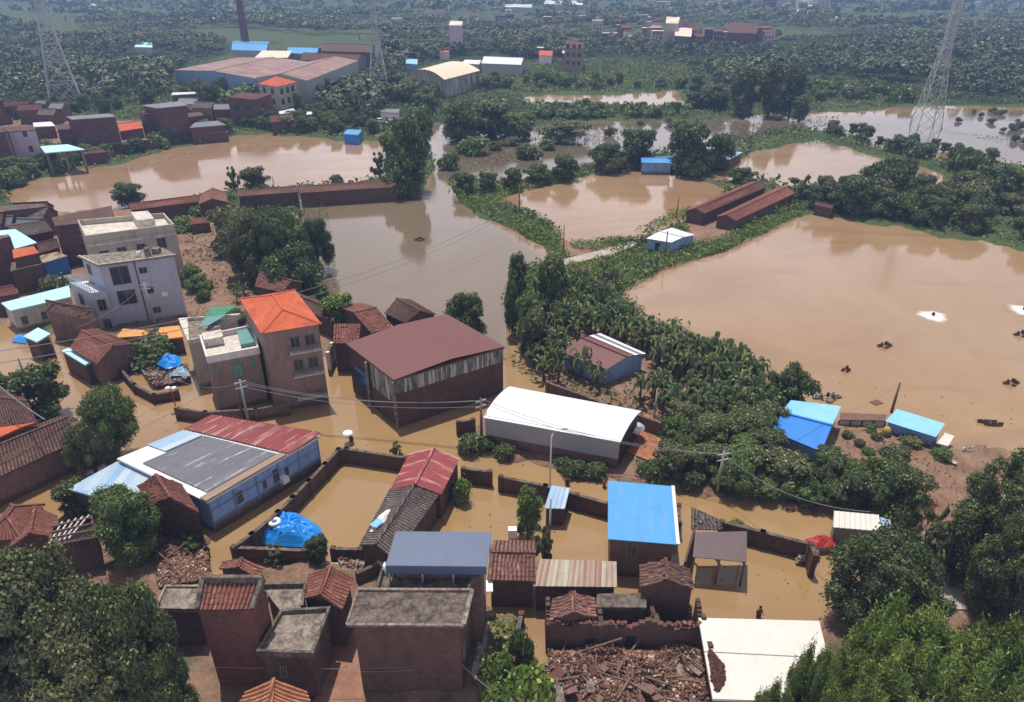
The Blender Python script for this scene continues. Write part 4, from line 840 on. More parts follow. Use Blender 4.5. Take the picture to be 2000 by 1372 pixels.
# ---------------------------------------------------------------- white vaulted warehouse and yard
hW = HZ(1210,922,862)
r, q, wq, hW = H('white_warehouse', 'long warehouse with curved white sheet roof and plain light grey wall panels', (943,816), (1212,864), (1253,803), (996,755), h=hW, roof='bu', rise=.6, rm='white', prof=None, ov=.25, wm='brick2', cat='warehouse', seg=12)
e = wq.P(1,0,0)-wq.P(0,0,0); n_ = V(e.y,-e.x,0).normalized()
mb = MB(); p2 = [wq.P(-.004,0,0)+n_*.12, wq.P(1.004,0,0)+n_*.12, wq.P(1.004,.02,0), wq.P(-.004,.02,0)]
mb.hexa([V(p.x,p.y,hW*.42) for p in p2], [V(p.x,p.y,hW-.1) for p in p2]); mb.build('wall_panel', 'greyboard', r)
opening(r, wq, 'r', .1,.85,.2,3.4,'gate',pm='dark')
def slab(name, pts, z, th, m_, label=None, kind=None, cat=None):
    P = [U(x, y, z) for x, y in pts]; P = P if sum((P[i].x*P[(i+1)%len(P)].y-P[(i+1)%len(P)].x*P[i].y) for i in range(len(P))) > 0 else P[::-1]
    mb = MB(); mb.hexa([p-V(0,0,th) for p in P], P); o = mb.build(name, m_); return prop(o, label, cat, None, kind)
slab('yard', [(1218,880),(1256,805),(1298,828),(1280,905)], .62, .8, 'paver', kind='structure')
slab('alley', [(640,1420),(720,1420),(700,1225),(668,1225),(600,1400)], .6, .5, 'earth', kind='structure')
slab('path', [(1105,518),(1195,497),(1245,478),(1236,470),(1180,487),(1095,508)], .74, .5, 'track', kind='structure')
slab('path', [(900,1420),(935,1420),(955,1215),(940,1215)], .6, .5, 'track', kind='structure')
slab('yard', [(640,1140),(740,1120),(745,1098),(600,1100)], .5, .5, 'conc_lt', kind='structure')
slab('lane', [(1790,1060),(1860,1100),(1890,1190),(1850,1190),(1790,1110)], .5, .4, 'track', kind='structure')
# red and white small barn
r, q, wq, hR = H('red_barn', 'open barn with low maroon roof and white and grey strips along its back', (1098,688), (1185,722), (1262,692), (1172,652), h=3.0, roof='bv' if 0 else 'gu', rise=.7, rm='maroon', prof=None, ov=.3, wm='bluewall', cat='barn')
for i, (v0, v1, mm) in enumerate(((.9,1.0,'white'),(.8,.9,'greysheet'),(.7,.8,'white'))):
    mb = MB(); f = lambda u, v: q.P(u, v, hR+.7*(1-abs(2*v-1))+.09)
    mb.sheet(f(.0,v1), f(1.0,v1), f(1.0,v0), f(.0,v0), thick=.03); mb.build('roof_strip', mm, r)
# blue sheds on the right shore
hS = 2.8
r, q, _, _ = H('blue_shed', 'blue two tone sheet roof shed on the shore of the big pond', (1507,842), (1604,882), (1641,796), (1545,784), h=hS, roof='gu', rise=.35, rm='blue_deep', prof=None, ov=.2, wm='bluewall', cat='shed')
mb = MB(); f = lambda u, v, dz: q.P(u, v, hS+.35*(1-abs(2*v-1))+dz); mb.sheet(f(-.01,.5,.14), f(1.01,.5,.14), f(1.01,1.01,.12), f(-.01,1.01,.12), thick=.1); mb.build('upper_roof', 'blue_pale', r)
r, q, _, _ = H('blue_shed', 'narrow shed with pale blue roof standing over the water right of the power pole', (1729,823), (1828,854), (1846,828), (1752,799), h=2.0, roof='mono', rise=.3, rm='blue_pale', prof=None, ov=.25, wm='bluewall', cat='shed')
mb = MB(); pq = quad((1828,865), (1852,872), (1864,852), (1845,845), 1.2); mb.hexa(pq.ring(1.05), pq.ring(1.2)); mb.build('side_roof', 'cream', r)
# white hut by the path
hI = HZ(1262,492,465)
r, q, wq, hI = H('white_roof_hut', 'small hut with bright white roof and pale blue grey walls beside the straight track', (1262,466), (1311,474), (1357,459), (1312,445), h=hI, roof='gu', rise=.3, rm='white', prof=None, ov=.15, wm='bluewall', cat='hut', doors=[('f',.35,.55,.2,2.2)])
# long tile sheds
r, q, wq, _ = H('tile_shed', 'long narrow shed with dark red tile roof, the farther of two parallel ones', (1339,412), (1376,418), (1497,366), (1466,356), h=2.8, roof='gv', rise=.8, rm='tile_red', ov=.2, cat='shed')
r, q, wq, _ = H('tile_shed', 'long narrow shed with dark red tile roof, the nearer of two parallel ones', (1398,424), (1437,432), (1553,378), (1520,366), h=2.8, roof='gv', rise=.8, rm='tile_red', ov=.2, cat='shed')
H('tile_shed', 'tiny tile roofed shed at the far corner of the big pond', (1590,400), (1626,408), (1630,402), (1594,394), h=2.2, roof='gu', rise=.4, rm='tile_far', prof=None, ov=.1, cat='shed')
# long tile row between two ponds
def row(x0, y0, x1, y1, dy, lab, h=3.2, rm='tile', wm='brick', rise=.7):
    return H('tile_row_shed', lab, (x0,y0), (x1,y1), (x1-2,y1-dy), (x0-2,y0-dy), h=h, roof='gu', rise=rise, rm=rm, ov=.15, wm=wm, cat='shed')
row(585,378,776,366,14,'low long tile roofed shed on the bank between two ponds, touching the tree hedge')
row(465,385,583,376,12,'middle section of the low tile roofed row between two ponds')
row(255,412,396,394,13,'orange tile left section of the tile roofed row beside the muddy pond', rm='tile_red')
H('tile_house', 'hipped tile house in the middle of the tile roofed row between the ponds', (388,400), (445,396), (440,375), (394,378), h=4.0, roof='gv', rise=1.0, rm='tile', ov=.15, wm='brick')
H('brick_hut', 'small flat brick hut in front of the tile roofed row', (405,412), (442,408), (438,398), (404,402), h=2.8, roof='flat', rm='conc_dk', ov=.05, wm='brick', cat='hut')
H('tile_shed', 'tiny pink tile roof among weeds beside the beige house', (372,440), (410,436), (404,424), (370,428), h=2.2, roof='mono', rise=.3, rm='tile_red', ov=.05, cat='shed')
# ---------------------------------------------------------------- upper left village, factory, town
Hs = lambda name, lab, A, B, C, h, rm, wm='brickfar', roof='flat', D=None, rise=.8, wins=(), gz=0, cat='house', group=None, para=0, ov=.2, z0=-.7, **k: house(name, lab, A, B, C, D, h=h, roof=roof, rm=rm, wm=wm, prof=None, rise=rise, ov=ov, wins=wins, cat=cat, group=group, para=para, z0=z0, **k)
Hs('pink_house', 'lilac rendered house with two small windows on the left bank of the muddy pond', (16,258), (70,254), (62,246), HZ(29,326,258), 'tile_dark', 'lilac', wins=[('f',.5,.65,7.6,9.2,1),('f',.55,.7,3.6,5.2,1)], ov=.1, D=(0,249))
Hs('brick_block_house', 'dark striped brick house touching the lilac rendered house at the left edge', (-40,262), (12,258), (0,249), 10, 'tile_dark')
r, q, _, hh = Hs('cyan_canopy', 'pale cyan sheet canopy on tall posts beside the lilac rendered house', (88,299), (166,292), (132,282), 6, 'cyan', walls=False, cat='canopy', D=(78,286), ov=.05)
mb = MB()
for u in (.05,.5,.95):
    for v in (.1,.9): mb.beam(q.P(u,v,-.5), q.P(u,v,5.8), .45, .45)
each(mb, 'post', 'conc', r)
Hs('brick_block_house', 'dark brick two storey house with thin grey sheet roof left of the small orange roof', (140,234), (226,228), (214,222), 10.5, 'greysheet', wins=[('f',.2,.3,4,6,1),('f',.6,.7,4,6,1)], ov=.1)
Hs('brick_block_house', 'unfinished low brick house in front of the grey sheet roof, facing the pond', (112,254), (182,250), (176,240), 7.5, 'tile_dark', wins=[('f',.3,.45,3,5,1)], ov=.1)
Hs('orange_roof_house', 'brick house under a small bright orange roof in the upper left village', (234,257), (280,250), (262,237), 6, 'orange', roof='gu', rise=.9, D=(228,241))
Hs('brick_block_house', 'plain red brick block to the right of the small orange roof', (281,224), (319,219), (309,213), 9, 'tile_far', ov=.05)
Hs('brick_block_house', 'tall brown brick house with overhanging grey roof, tallest of the upper left village', (306,212), (367,206), (350,198), 11, 'greysheet', wins=[('f',.15,.3,6.5,8.5,1),('f',.6,.75,6.5,8.5,1),('f',.3,.5,2.5,4.5,1)], ov=.4, D=(276,206))
for i, (A, B, C, D, h, rm, lab) in enumerate([((370,250),(442,244),(425,236),(380,240),5,'greysheet','wide grey sheet shed right of the tallest brown brick village house'),
  ((194,284),(262,276),(250,268),(200,272),3.5,'greysheet','low grey sheet roof shed at the foot of the orange roofed brick house'),
  ((262,276),(312,271),(305,266),(260,270),3.2,'greysheet','second low grey shed roof above the pond bank beside bushes'),
  ((160,302),(210,297),(196,290),(158,294),3.2,'tile_far','low pinkish tile shed right of the cyan canopy'),
  ((380,262),(446,257),(436,251),(384,256),3,'greysheet','long thin grey roof at the waterline below the wide grey shed'),
  ((345,232),(398,226),(392,219),(345,222),5,'tile_dark','low dark roof house behind the wide grey shed'),
  ((66,248),(108,246),(100,238),(64,240),4,'white','small white roofed hut behind the lilac house'),
  ((334,186),(384,183),(380,180),(338,181),4,'white','small white roof under the dark tree near the factory')]):
    Hs('village_shed', lab, A, B, C, h, rm, D=D, cat='shed')
Hs('brick_block_house', 'reddish brick two storey house in front of the cream house with orange hip roof', (444,190), (498,195), (530,184), 9.5, 'tile_far', D=(470,181), wins=[('f',.2,.4,5.5,7.5,1),('f',.6,.8,5.5,7.5,1),('r',.3,.5,5.5,7.5,1),('f',.2,.4,2,4,1)], ov=.1)
hc3 = HZ(541,226,170)
Hs('cream_house', 'cream three storey house with small orange hip roof in front of the factory', (504,164), (542,170), (581,160), hc3, 'orange', 'beige', roof='hipu', rise=2.2, ov=.5, wins=[(f_, u, u+.15, hc3-3-3.6*k_, hc3-1-3.6*k_, 1) for k_ in range(3) for f_, u in (('f',.15),('f',.6),('r',.1),('r',.42),('r',.7))])
Hs('tile_house', 'low tile house in the bushes below the cream house', (528,240), (575,235), (570,224), 4, 'tile_far', roof='gu', rise=1.2, D=(530,228))
Hs('white_tent', 'white tarpaulin awning on the slope below the cream house', (530,226), (578,218), (572,212), 4.2, 'white', D=(545,218), walls=False, cat='awning')
Hs('white_tent', 'small white awning among trees right of the cream house', (598,224), (628,222), (624,217), 4, 'white', D=(600,219), walls=False, cat='awning')
Hs('blue_roof_hut', 'bright light blue roofed hut at the far edge of the muddy pond', (670,262), (700,264), (707,254), 3, 'blue', 'blue_deep', D=(678,253), cat='hut')
Hs('grey_roof_house', 'long low house with grey roof behind two parked cars', (745,220), (778,221), (781,213), 4, 'greysheet', 'whitewall', D=(740,213), wins=[('f',.2,.3,1,2.4,1),('f',.7,.8,1,2.4,1)])
# factory
Hs('factory_hall', 'huge factory hall with faded red rust striped roof left of the middle pylon', (340,137), (500,154), (612,122), 7, 'farrust', 'bluewall', roof='gv', rise=1.3, D=(462,113), cat='factory')
Hs('factory_hall', 'factory hall with pale grey side wall and reddish roof behind the cream house', (500,152), (600,158), (700,119), 9, 'farrust', 'greyboard', roof='gv', rise=2, D=(610,119), cat='factory')
Hs('factory_hall', 'long factory roof with cream roof edge at the back of the factory', (586,117), (696,121), (716,110), 7, 'tile_far', 'greysheet', roof='gu', rise=2, D=(600,106), cat='factory')
Hs('factory_hall', 'pale roofed factory block beside the tall chimney', (497,113), (562,113), (570,100), 8, 'creamfar', 'greysheet', D=(512,99), cat='factory')
Hs('factory_hall', 'long dark red factory roof behind the other halls, left of the middle pylon', (628,100), (726,103), (732,88), 8, 'tile_dark', 'brickfar', roof='gu', rise=2, D=(636,86), cat='factory')
Hs('blue_factory_roof', 'bright blue roof right behind the tall brick chimney', (452,98), (520,100), (528,82), 7, 'blue', 'greyboard', roof='gu', rise=1.5, D=(456,80), cat='factory')
Hs('blue_factory_roof', 'second blue factory roof, to the right of the chimney and of a cream roof', (560,104), (618,106), (628,94), 7, 'blue', 'greyboard', roof='gu', rise=1.5, D=(566,92), cat='factory')
Hs('blue_factory_roof', 'small blue roof half hidden by trees right of the middle pylon', (792,124), (815,126), (816,116), 5, 'blue_pale', 'bluewall', D=(794,115), cat='factory')
Hs('cyan_far_roof', 'solitary pale cyan roof in the far woods left of the factory', (262,92), (298,93), (296,84), 6, 'cyan', 'greyboard', D=(268,83), cat='factory')
Hs('white_vault_hall', 'hangar with curved cream and orange stained roof and brown streaked walls', (800,143), (868,156), (938,138), 8, 'creamfar', 'streak', roof='bv', rise=2.6, D=(858,127), cat='hangar', seg=8)
Hs('white_vault_hall', 'far curved white roof behind the cream hangar', (940,124), (1018,127), (1026,117), 6, 'white', 'greyboard', roof='gu', rise=2, D=(950,114), cat='hangar')
Hs('white_vault_hall', 'small white roof between the two curved halls', (900,124), (936,126), (940,118), 5, 'white', 'greyboard', D=(908,117), cat='hangar')
Hs('brick_shed', 'reddish brick shed in front of the cream hangar', (822,176), (850,180), (852,168), 4, 'tile_far', 'brickred', D=(826,166), cat='shed')
Hs('coal_shed', 'long black sheeted shed among trees right of the middle pylon', (745,100), (806,104), (812,90), 6, 'brownsheet', 'dark', roof='gu', rise=1.5, D=(752,88), cat='shed')
Hs('pink_tower_house', 'pinkish four storey house standing alone above the trees beyond the green field', (1102,94), (1138,96), (1142,84), 12, 'tile_far', 'pinkwall', D=(1106,78), wins=[('f',u,u+.18,z,z+2,1) for z in (4,8,12) for u in (.1,.45,.75)])
Hs('red_roof_house', 'small house with clear red roof left of the lone pinkish four storey house', (1052,108), (1078,110), (1080,100), 5, 'orange', 'whitewall', D=(1054,99))
Hs('red_roof_house', 'white roofed house under the lone pinkish four storey house', (1098,104), (1118,105), (1120,98), 4, 'white', 'brickred', D=(1100,97))
Hs('far_apartment', 'pale apartment block standing alone in the far woods', (876,50), (902,50), (904,42), 17, 'creamfar', 'lilac', D=(880,41), cat='apartment block')
Hs('blue_roof_hut', 'small shed with vivid blue roof between dark trees above the middle pond', (1253,318), (1312,319), (1313,306), 3, 'blue', 'bluewall', roof='gu', rise=.5, D=(1250,307), cat='hut')
Hs('lean_to', 'low weathered grey and white roof half hidden by trees right of the vivid blue roof', (1352,308), (1420,314), (1450,298), 2.8, 'bluewhite', 'brickfar', D=(1375,286), cat='shed')
Hs('white_far_roof', 'small white roof in the trees of the upper right', (1562,12), (1586,12), (1588,8), 6, 'white', 'greyboard', D=(1564,8), cat='factory')
Hs('white_far_roof', 'curved white roof right below another small white roof, upper right', (1556,26), (1590,27), (1592,20), 6, 'white', 'greyboard', roof='gu', rise=2, D=(1558,19), cat='factory')
Hs('white_far_roof', 'long white roof on the far edge at the top middle', (985,14), (1038,15), (1040,9), 7, 'white', 'greyboard', D=(988,8), cat='factory')
Hs('white_far_roof', 'long pale roof at the top edge right of the middle', (1062,8), (1138,10), (1140,2), 7, 'white', 'greyboard', D=(1066,1), cat='factory')
Hs('white_far_roof', 'thin white roof in the woods left of the far orange town', (944,72), (974,73), (975,69), 5, 'white', 'greyboard', D=(946,69), cat='factory')
Hs('white_far_roof', 'pale roof sliver in the far woods at the upper left', (160,14), (185,14), (186,8), 6, 'cyan', 'greyboard', D=(162,8), cat='factory')
Hs('red_roof_house', 'small pink red roof in the trees left of the far white curved roof', (858,102), (876,103), (878,97), 5, 'orange', 'whitewall', D=(860,96))
Hs('tile_house', 'long house with pale orange roof at the far upper right', (1612,36), (1634,37), (1636,31), 6, 'creamfar', 'whitewall', D=(1614,30))
Hs('town_hall_block', 'wide dark fronted building in the middle of the far orange town', (1318,70), (1350,72), (1352,56), 11, 'creamfar', 'brownsheet', D=(1318,55))
Hs('town_block', 'pale yellow block on top of the far orange town', (1300,46), (1325,46), (1328,34), 16, 'creamfar', 'beige', D=(1302,33))
Hs('town_block', 'long orange walled building at the right end of the far orange town', (1420,64), (1478,66), (1482,46), 12, 'tile_far', 'brickred', D=(1426,44), wins=[('f',.2+.2*i,.28+.2*i,4,8,0) for i in range(4)])
rd = random.Random(5)
def townlet(n, x0, x1, y0, y1, lab, grp, hmin=5, hmax=11, sz=9, dark=False):
    for i in range(n):
        for _ in range(20):
            x, y = rd.uniform(x0, x1), rd.uniform(y0, y1)
            p = U(x, y, 0)
            if all((p-o).length > sz*1.05 for o in TOWN): break
        TOWN.append(p); a = rd.uniform(-.4,.4); w_, d_ = rd.uniform(.7,1.3)*sz/2, rd.uniform(.6,1)*sz/2; h = rd.uniform(hmin,hmax)
        ux, uy = V(math.cos(a), math.sin(a), 0), V(-math.sin(a), math.cos(a), 0); q = Q(p-ux*w_-uy*d_, p+ux*w_-uy*d_, p+ux*w_+uy*d_, p-ux*w_+uy*d_)
        r = empty('town_house', p, lab, 'house', grp); rm = rd.choice(['tile_far','tile_dark','conc_dk','greysheet'] if dark else ['tile_far','creamfar','conc_lt','tile_red','conc','creamfar'])
        ro, wo, wq = roof_on(r, q, h, 'flat' if rm in ('conc','conc_lt','creamfar') else 'gu', 1.6, rm, None, rd.choice(['brickfar','brickred','brick2'] if dark else ['pinkwall','brickred','lilac','whitewall','beige','brickfar']), .2, -.7)
        fl = int(h//3.2); nw = 3
        f = MB(); g = wq.P(1,0,0)-wq.P(0,0,0); n_ = V(g.y,-g.x,0).normalized()*.06
        for k in range(fl):
            for j in range(nw):
                s_ = wq.P(.12+.3*j,0,0)+n_; e_ = wq.P(.26+.3*j,0,0)+n_; z = .9+3.2*k
                f = MB(); f.hexa([s_+V(0,0,z), e_+V(0,0,z), e_-n_*1.5+V(0,0,z), s_-n_*1.5+V(0,0,z)], [s_+V(0,0,z+1.5), e_+V(0,0,z+1.5), e_-n_*1.5+V(0,0,z+1.5), s_-n_*1.5+V(0,0,z+1.5)]); f.build('window', 'glass', r)
TOWN = []
townlet(9, -20, 125, 228, 246, 'small low brick shed packed behind the lilac house', 'sheds behind the lilac house', 3, 5, 6, True)
townlet(7, 330, 445, 222, 240, 'small low shed packed behind the wide grey village shed', 'sheds behind the wide grey shed', 3, 5, 6, True)
townlet(7, -10, 120, 448, 480, 'small tiled brick house packed above the cyan canopy roof at the left edge', 'small houses at the left edge', 3, 4.5, 5, True)
townlet(22, 760, 1240, 30, 62, 'tiny far house scattered in the hazy woods left of the orange town', 'scattered far houses', 4, 8, 9)
townlet(34, 1180, 1500, 72, 90, 'small house of the crowded far town with pale, brick and orange walls', 'houses of the far orange town')
townlet(12, 1060, 1330, 44, 66, 'pinkish small house at the far left fringe of the orange town', 'houses at the fringe of the far town')
townlet(9, 1010, 1150, 106, 116, 'small pale or brick house strung along the woods around the lone pinkish house', 'houses around the pinkish four storey house', 3, 5, 8)
townlet(34, 1250, 1950, 2, 24, 'tiny hazy house at the top right, almost at the horizon', 'hazy houses along the upper right', 7, 14, 16)
# ---------------------------------------------------------------- chimney and pylons
pc = U(483,104,0); hcm = 58; ch = MB(); ch.lathe(V(pc.x,pc.y,0), [(2.9,-.5),(2.5,10),(2.0,30),(1.6,hcm),(1.9,hcm+.2),(1.9,hcm+.9),(1.3,hcm+.9)], 16)
r = empty('chimney', V(pc.x,pc.y,0), 'tall round dark red brick factory chimney rising out of the top of the picture', 'chimney'); ch.build('shaft', 'brickfar', r, True)
def pylon(px, py, w0, Ht, rot, arms, lab, w1=1.6, leg=.34, hbf=.62):
    p = U(px, py, 0); r = empty('power_pylon', p, lab, 'pylon', 'lattice pylons of the power line'); zs = [0]; z = 0; step = 8.0
    hb = Ht*hbf
    def wd(z): return (w0+(2.4-w0)*(z/hb))/2 if z < hb else (2.4+(w1-2.4)*((z-hb)/(Ht-hb)))/2
    def cn(k, z): a = rot+math.pi/4+k*math.pi/2; s = wd(z)*1.414; return V(p.x+s*math.cos(a), p.y+s*math.sin(a), z)
    while z < Ht-1: z = min(Ht, z+max(1.8, wd(z)*1.7)); zs.append(z)
    for k in range(4):
        mb = MB()
        for a, b in zip(zs[:-1], zs[1:]): mb.beam(cn(k, a-.6*(a == 0)), cn(k, b), leg, leg)
        mb.build('leg', 'steel', r)
    mb = MB()
    for a, b in zip(zs[:-1], zs[1:]):
        for k in range(4):
            j = (k+1) % 4; mb.beam(cn(k,a), cn(j,b), leg*.5, leg*.5); mb.beam(cn(j,a), cn(k,b), leg*.5, leg*.5); mb.beam(cn(k,b), cn(j,b), leg*.5, leg*.5)
            if a == 0: m_ = (cn(k,b)+cn(j,b))/2; mb.beam(cn(k,a*.5+b*.5), m_, leg*.4, leg*.4); mb.beam(cn(j,b*.5), m_, leg*.4, leg*.4)
    mb.build('bracing', 'steel', r); tips = []
    ax = V(math.cos(rot), math.sin(rot), 0)
    for z, L in arms:
        for s in (-1, 1):
            mb = MB(); t = V(p.x, p.y, z)+ax*(s*L); b0 = V(p.x, p.y, z)
            o_ = V(-ax.y, ax.x, 0)*wd(z)
            for q_ in (b0+ax*(s*wd(z))+o_, b0+ax*(s*wd(z))-o_, b0+ax*(s*wd(z))+V(0,0,1.6)): mb.beam(q_, t, .24, .24)
            for f in (.35,.65): mb.beam(b0+ax*(s*wd(z))*(1-f)+ (t-b0)*f+o_*(1-f), b0+ax*(s*wd(z))*(1-f)+(t-b0)*f-o_*(1-f)+V(0,0,1.6*(1-f)), .16, .16)
            ar = mb.build('cross_arm', 'steel', r); mb = MB(); mb.tube([t, t-V(0,0,1.6)], .16, 6); mb.build('insulator', 'dark', ar); tips.append(t-V(0,0,1.6))
    return tips
tipL = pylon(134,214, 11.5, 56, .5, [(HZ(134,214,33),7), (50,5.5), (55,4)], 'lattice pylon rising from the woods above the upper left village', leg=.42)
tipM = pylon(741,178, 8.5, 58, .1, [(HZ(741,178,70),6.6), (HZ(741,178,44),6.6), (HZ(741,178,12),6.6)], 'lattice pylon right of the red roofed factory, middle of the three', hbf=.4, leg=.3)
tipR = pylon(1808,247, 7.6, 60, -.15, [(50,6), (54.5,6), (59,4.5)], 'lattice pylon standing in the flooded marsh at the upper right', hbf=.42, leg=.21)
def wire(a, b, sag, rad, lab, name='power_line', grp='power lines between the pylons', n=14):
    a, b = Vector(a), Vector(b); mb = MB(); pts = [a+(b-a)*(i/n)-V(0,0,sag*4*(i/n)*(1-i/n)) for i in range(n+1)]
    mb.tube(pts, rad, 4); o = mb.build(name, 'wire'); return prop(o, lab, 'cable', grp)
for i in range(6):
    wire(tipL[i], tipM[i], 4, .05, 'thin conductor strung between the left and middle pylons')
    wire(tipM[i], tipR[i], 6, .05, 'thin conductor strung between the middle and right pylons')
    wire(tipR[i], tipR[i]+V(170, 40, 0), 4, .05, 'thin conductor leading right from the marsh pylon')
# ---------------------------------------------------------------- poles, lamps, wires
def pole(px, yb, yt, lab, gz=0, rad=.15, arm=True, name='utility_pole', mat='polec', h=None, arml=1.3, rot=0):
    p = U(px, yb, gz); h = h or HZ(px, yb, yt, gz); r = empty(name, p, lab, 'pole', 'utility poles'); b = MB(); b.tube([p-V(0,0,.8), V(p.x,p.y,h)], [rad*1.25, rad*.8], 8); b.build('shaft', mat, r, True)
    if arm:
        for k in range(2): a = MB(); d = V(math.cos(rot), math.sin(rot), 0)*arml/2; a.beam(V(p.x,p.y,h-.35-.7*k)-d, V(p.x,p.y,h-.35-.7*k)+d, .1, .1); a.build('crossbar', 'steel', r)
    return V(p.x, p.y, h-.3)
P1 = pole(486,828,742,'concrete pole in front of the pinkish house, right one of the pair', rot=.6)
P1b = pole(476,826,748,'slightly shorter dark pole, left one of the pair before the pinkish house', arm=False, mat='wood')
P2 = pole(941,868,778,'dark pole at the left end of the white vaulted warehouse', mat='wood', rot=.6)
P3 = pole(1400,966,882,'grey pole in front of the bushy bank right of the white warehouse', rot=.3)
P4 = pole(1741,806,748,'dark wooden pole on the shore between the two blue sheds', mat='wood', arm=False)
P5 = pole(304,640,552,'pole in front of the grey three storey house', rot=.4)
P6 = pole(110,700,658,'short dark post in the flooded lane by the small hut', mat='wood', arm=False, rad=.12)
P7 = pole(48,735,700,'short leaning post in the flooded lane at the left', mat='wood', arm=False, rad=.1)
P8 = pole(1014,418,362,'pole on the grassy dike left of the middle pond', mat='wood', arm=False)
P9 = pole(1298,510,452,'pole in front of the bright white roofed hut', mat='wood', arm=False, rad=.13)
P10 = pole(1322,420,384,'thin pole beside the farther long tile shed', mat='wood', arm=False, rad=.12)
P11 = pole(1465,290,236,'pole at the green bend of the dike near the marsh', mat='wood', arm=False, rad=.14)
P12 = pole(1100,500,440,'one of the dark stakes where the path meets the dike', mat='wood', arm=False, rad=.1)
P13 = pole(1072,1090,975,'thin grey pole beside the tiny blue and white shed', rad=.1, arm=False)
P14 = pole(536,372,345,'thin pole behind the tile roofed row at the muddy pond', mat='wood', arm=False, rad=.1)
P15 = pole(1276,830,760,'grey pole at the corner of the orange yard behind the warehouse', arm=False, rad=.1)
W_ = lambda a, b, s=1.2, r=.03, l='thin cable strung over the flooded street', g='cables over the street': wire(a, b, s, r, l, 'cable', g)
for dz, off in ((0,-.5),(0,.5),(-.7,.5)): W_(P1+V(off,0,dz), P2+V(off,0,dz), 1.2); 
for off in (-.5,.5): W_(P2+V(off,0,0), P3+V(off,0,0), 1.4)
W_(P1, U(350,745,6)+V(0,0,0), .8, .025, 'cable from the pole pair towards the left junk yard'); W_(P3, U(1700,1000,9), 1.5); W_(P3+V(.5,0,0), P4, 1.2, .025, 'cable from the grey bank pole to the shore pole')
W_(P5, U(150,640,5.5), .7, .025, 'cable from the pole by the grey house over the old mud house'); W_(U(0,755,8), U(88,820,8), .2, .06, 'pale diagonal cable over the left edge roofs')
W_(U(-100,700,14), U(990,413,3.5), 4, .04, 'long thin cable over the central pond', 'cables over the central pond'); W_(U(-100,725,14), U(990,420,3.5), 4, .04, 'long thin cable over the central pond', 'cables over the central pond')
W_(U(380,1302,3.6), U(905,1300,3.2), .3, .02, 'cable along the front walls at the bottom', 'cables along the front walls'); W_(U(700,1312,3.0), U(903,1300,3.1), .2, .02, 'cable along the front walls at the bottom', 'cables along the front walls')
W_(U(905,1302,3.2), U(975,1360,2.5), .1, .03, 'cable dropping from the brick corner to the garden')
# street lamp
p = U(1074,948,0); hl = HZ(1074,948,848); r = empty('street_lamp', p, 'tall thin white street lamp with curved arm beside the flooded road', 'street lamp')
b = MB(); b.tube([p-V(0,0,.5), V(p.x,p.y,hl-.6), V(p.x+.1,p.y,hl), V(p.x+.5,p.y,hl+.45), V(p.x+1.0,p.y,hl+.6)], [.1,.07,.06,.05,.05], 8); b.build('post', 'whitepl', r, True)
b = MB(); b.tube([V(p.x+.9,p.y,hl+.58), V(p.x+1.6,p.y,hl+.64)], [.07,.1], 6); b.build('lamp_head', 'steel', r)
p = U(345,802,0); hl = HZ(345,802,760); r = empty('street_lamp', p, 'short lamp post with two white heads at the flooded street bend', 'street lamp')
b = MB(); b.tube([p-V(0,0,.5), V(p.x,p.y,hl)], [.09,.06], 8); b.build('post', 'redpaint', r, True)
for s in (-1,1): b = MB(); b.lathe(V(p.x+s*.35,p.y,hl-.1), [(.1,0),(.3,.12),(.3,.3),(.1,.42)], 10); b.tube([V(p.x,p.y,hl-.1), V(p.x+s*.35,p.y,hl)], .03, 5); b.build('lamp_head', 'whitepl', r)
# ---------------------------------------------------------------- perimeter walls
def wallrun(pts, h, lab, mat='brick', th=.25, pill=4.5, cap='conc_dk', z0=-.7, name='yard_wall'):
    P = [U(x, y, h) for x, y in pts]; r = empty(name, V(P[0].x,P[0].y,0), lab, 'wall', None); mb = MB(); cp = MB(); pl = MB()
    for a, b in zip(P[:-1], P[1:]):
        a, b = V(a.x,a.y,0), V(b.x,b.y,0); d = (b-a); L = d.length; mb.beam(a+V(0,0,(h+z0)/2), b+V(0,0,(h+z0)/2), th, h-z0); cp.beam(a+V(0,0,h+.04), b+V(0,0,h+.04), th+.1, .09)
        k = max(1, round(L/pill))
        for i in range(k+1): pl.box(a+d*(i/k)+V(0,0,(h+z0)/2+.09), (th+.2, th+.2, h-z0+.2), math.atan2(d.y, d.x))
    mb.build('wall', mat, r); cp.build('coping', cap, r); each(pl, 'pillar', mat, r); return r
hw = HZ(677,904,877)
wallrun([(456,1070),(492,1044),(543,1001),(572,972),(603,940),(635,907),(661,879),(676,877)], hw, 'dark brick yard wall running diagonally behind the blue tarpaulin heap')
wallrun([(677,878),(790,895)], hw, 'short dark red brick wall along the street behind the first flooded yard', pill=8)
wallrun([(456,1070),(594,1076)], 1.6, 'low brick wall in front of the blue tarpaulin heap', pill=6)
wallrun([(650,1072),(703,1074)], 1.6, 'low brick wall between the small round tree and the grey tile shed', pill=6)
wallrun([(905,916),(957,922)], hw, 'short brick wall end right of the red corrugated shed', pill=6)
wallrun([(978,932),(1065,950),(1190,985)], hw, 'brick wall behind the tiny blue and white shed, reaching the blue roof house', pill=4)
wallrun([(1410,1020),(1490,1040),(1584,1064)], hw, 'dark red brick wall right of the brown open shed', pill=6)
wallrun([(1584,1064),(1592,1085)], hw+.6, 'broken dark wall corner with white debris right of the flooded yard')
wallrun([(1326,988),(1326,1020)], hw, 'lone brick gate wall stub right of the blue roof house', pill=9)
wallrun([(895,825),(924,820)], hw, 'broken dark wall stub left of the white warehouse', pill=4)
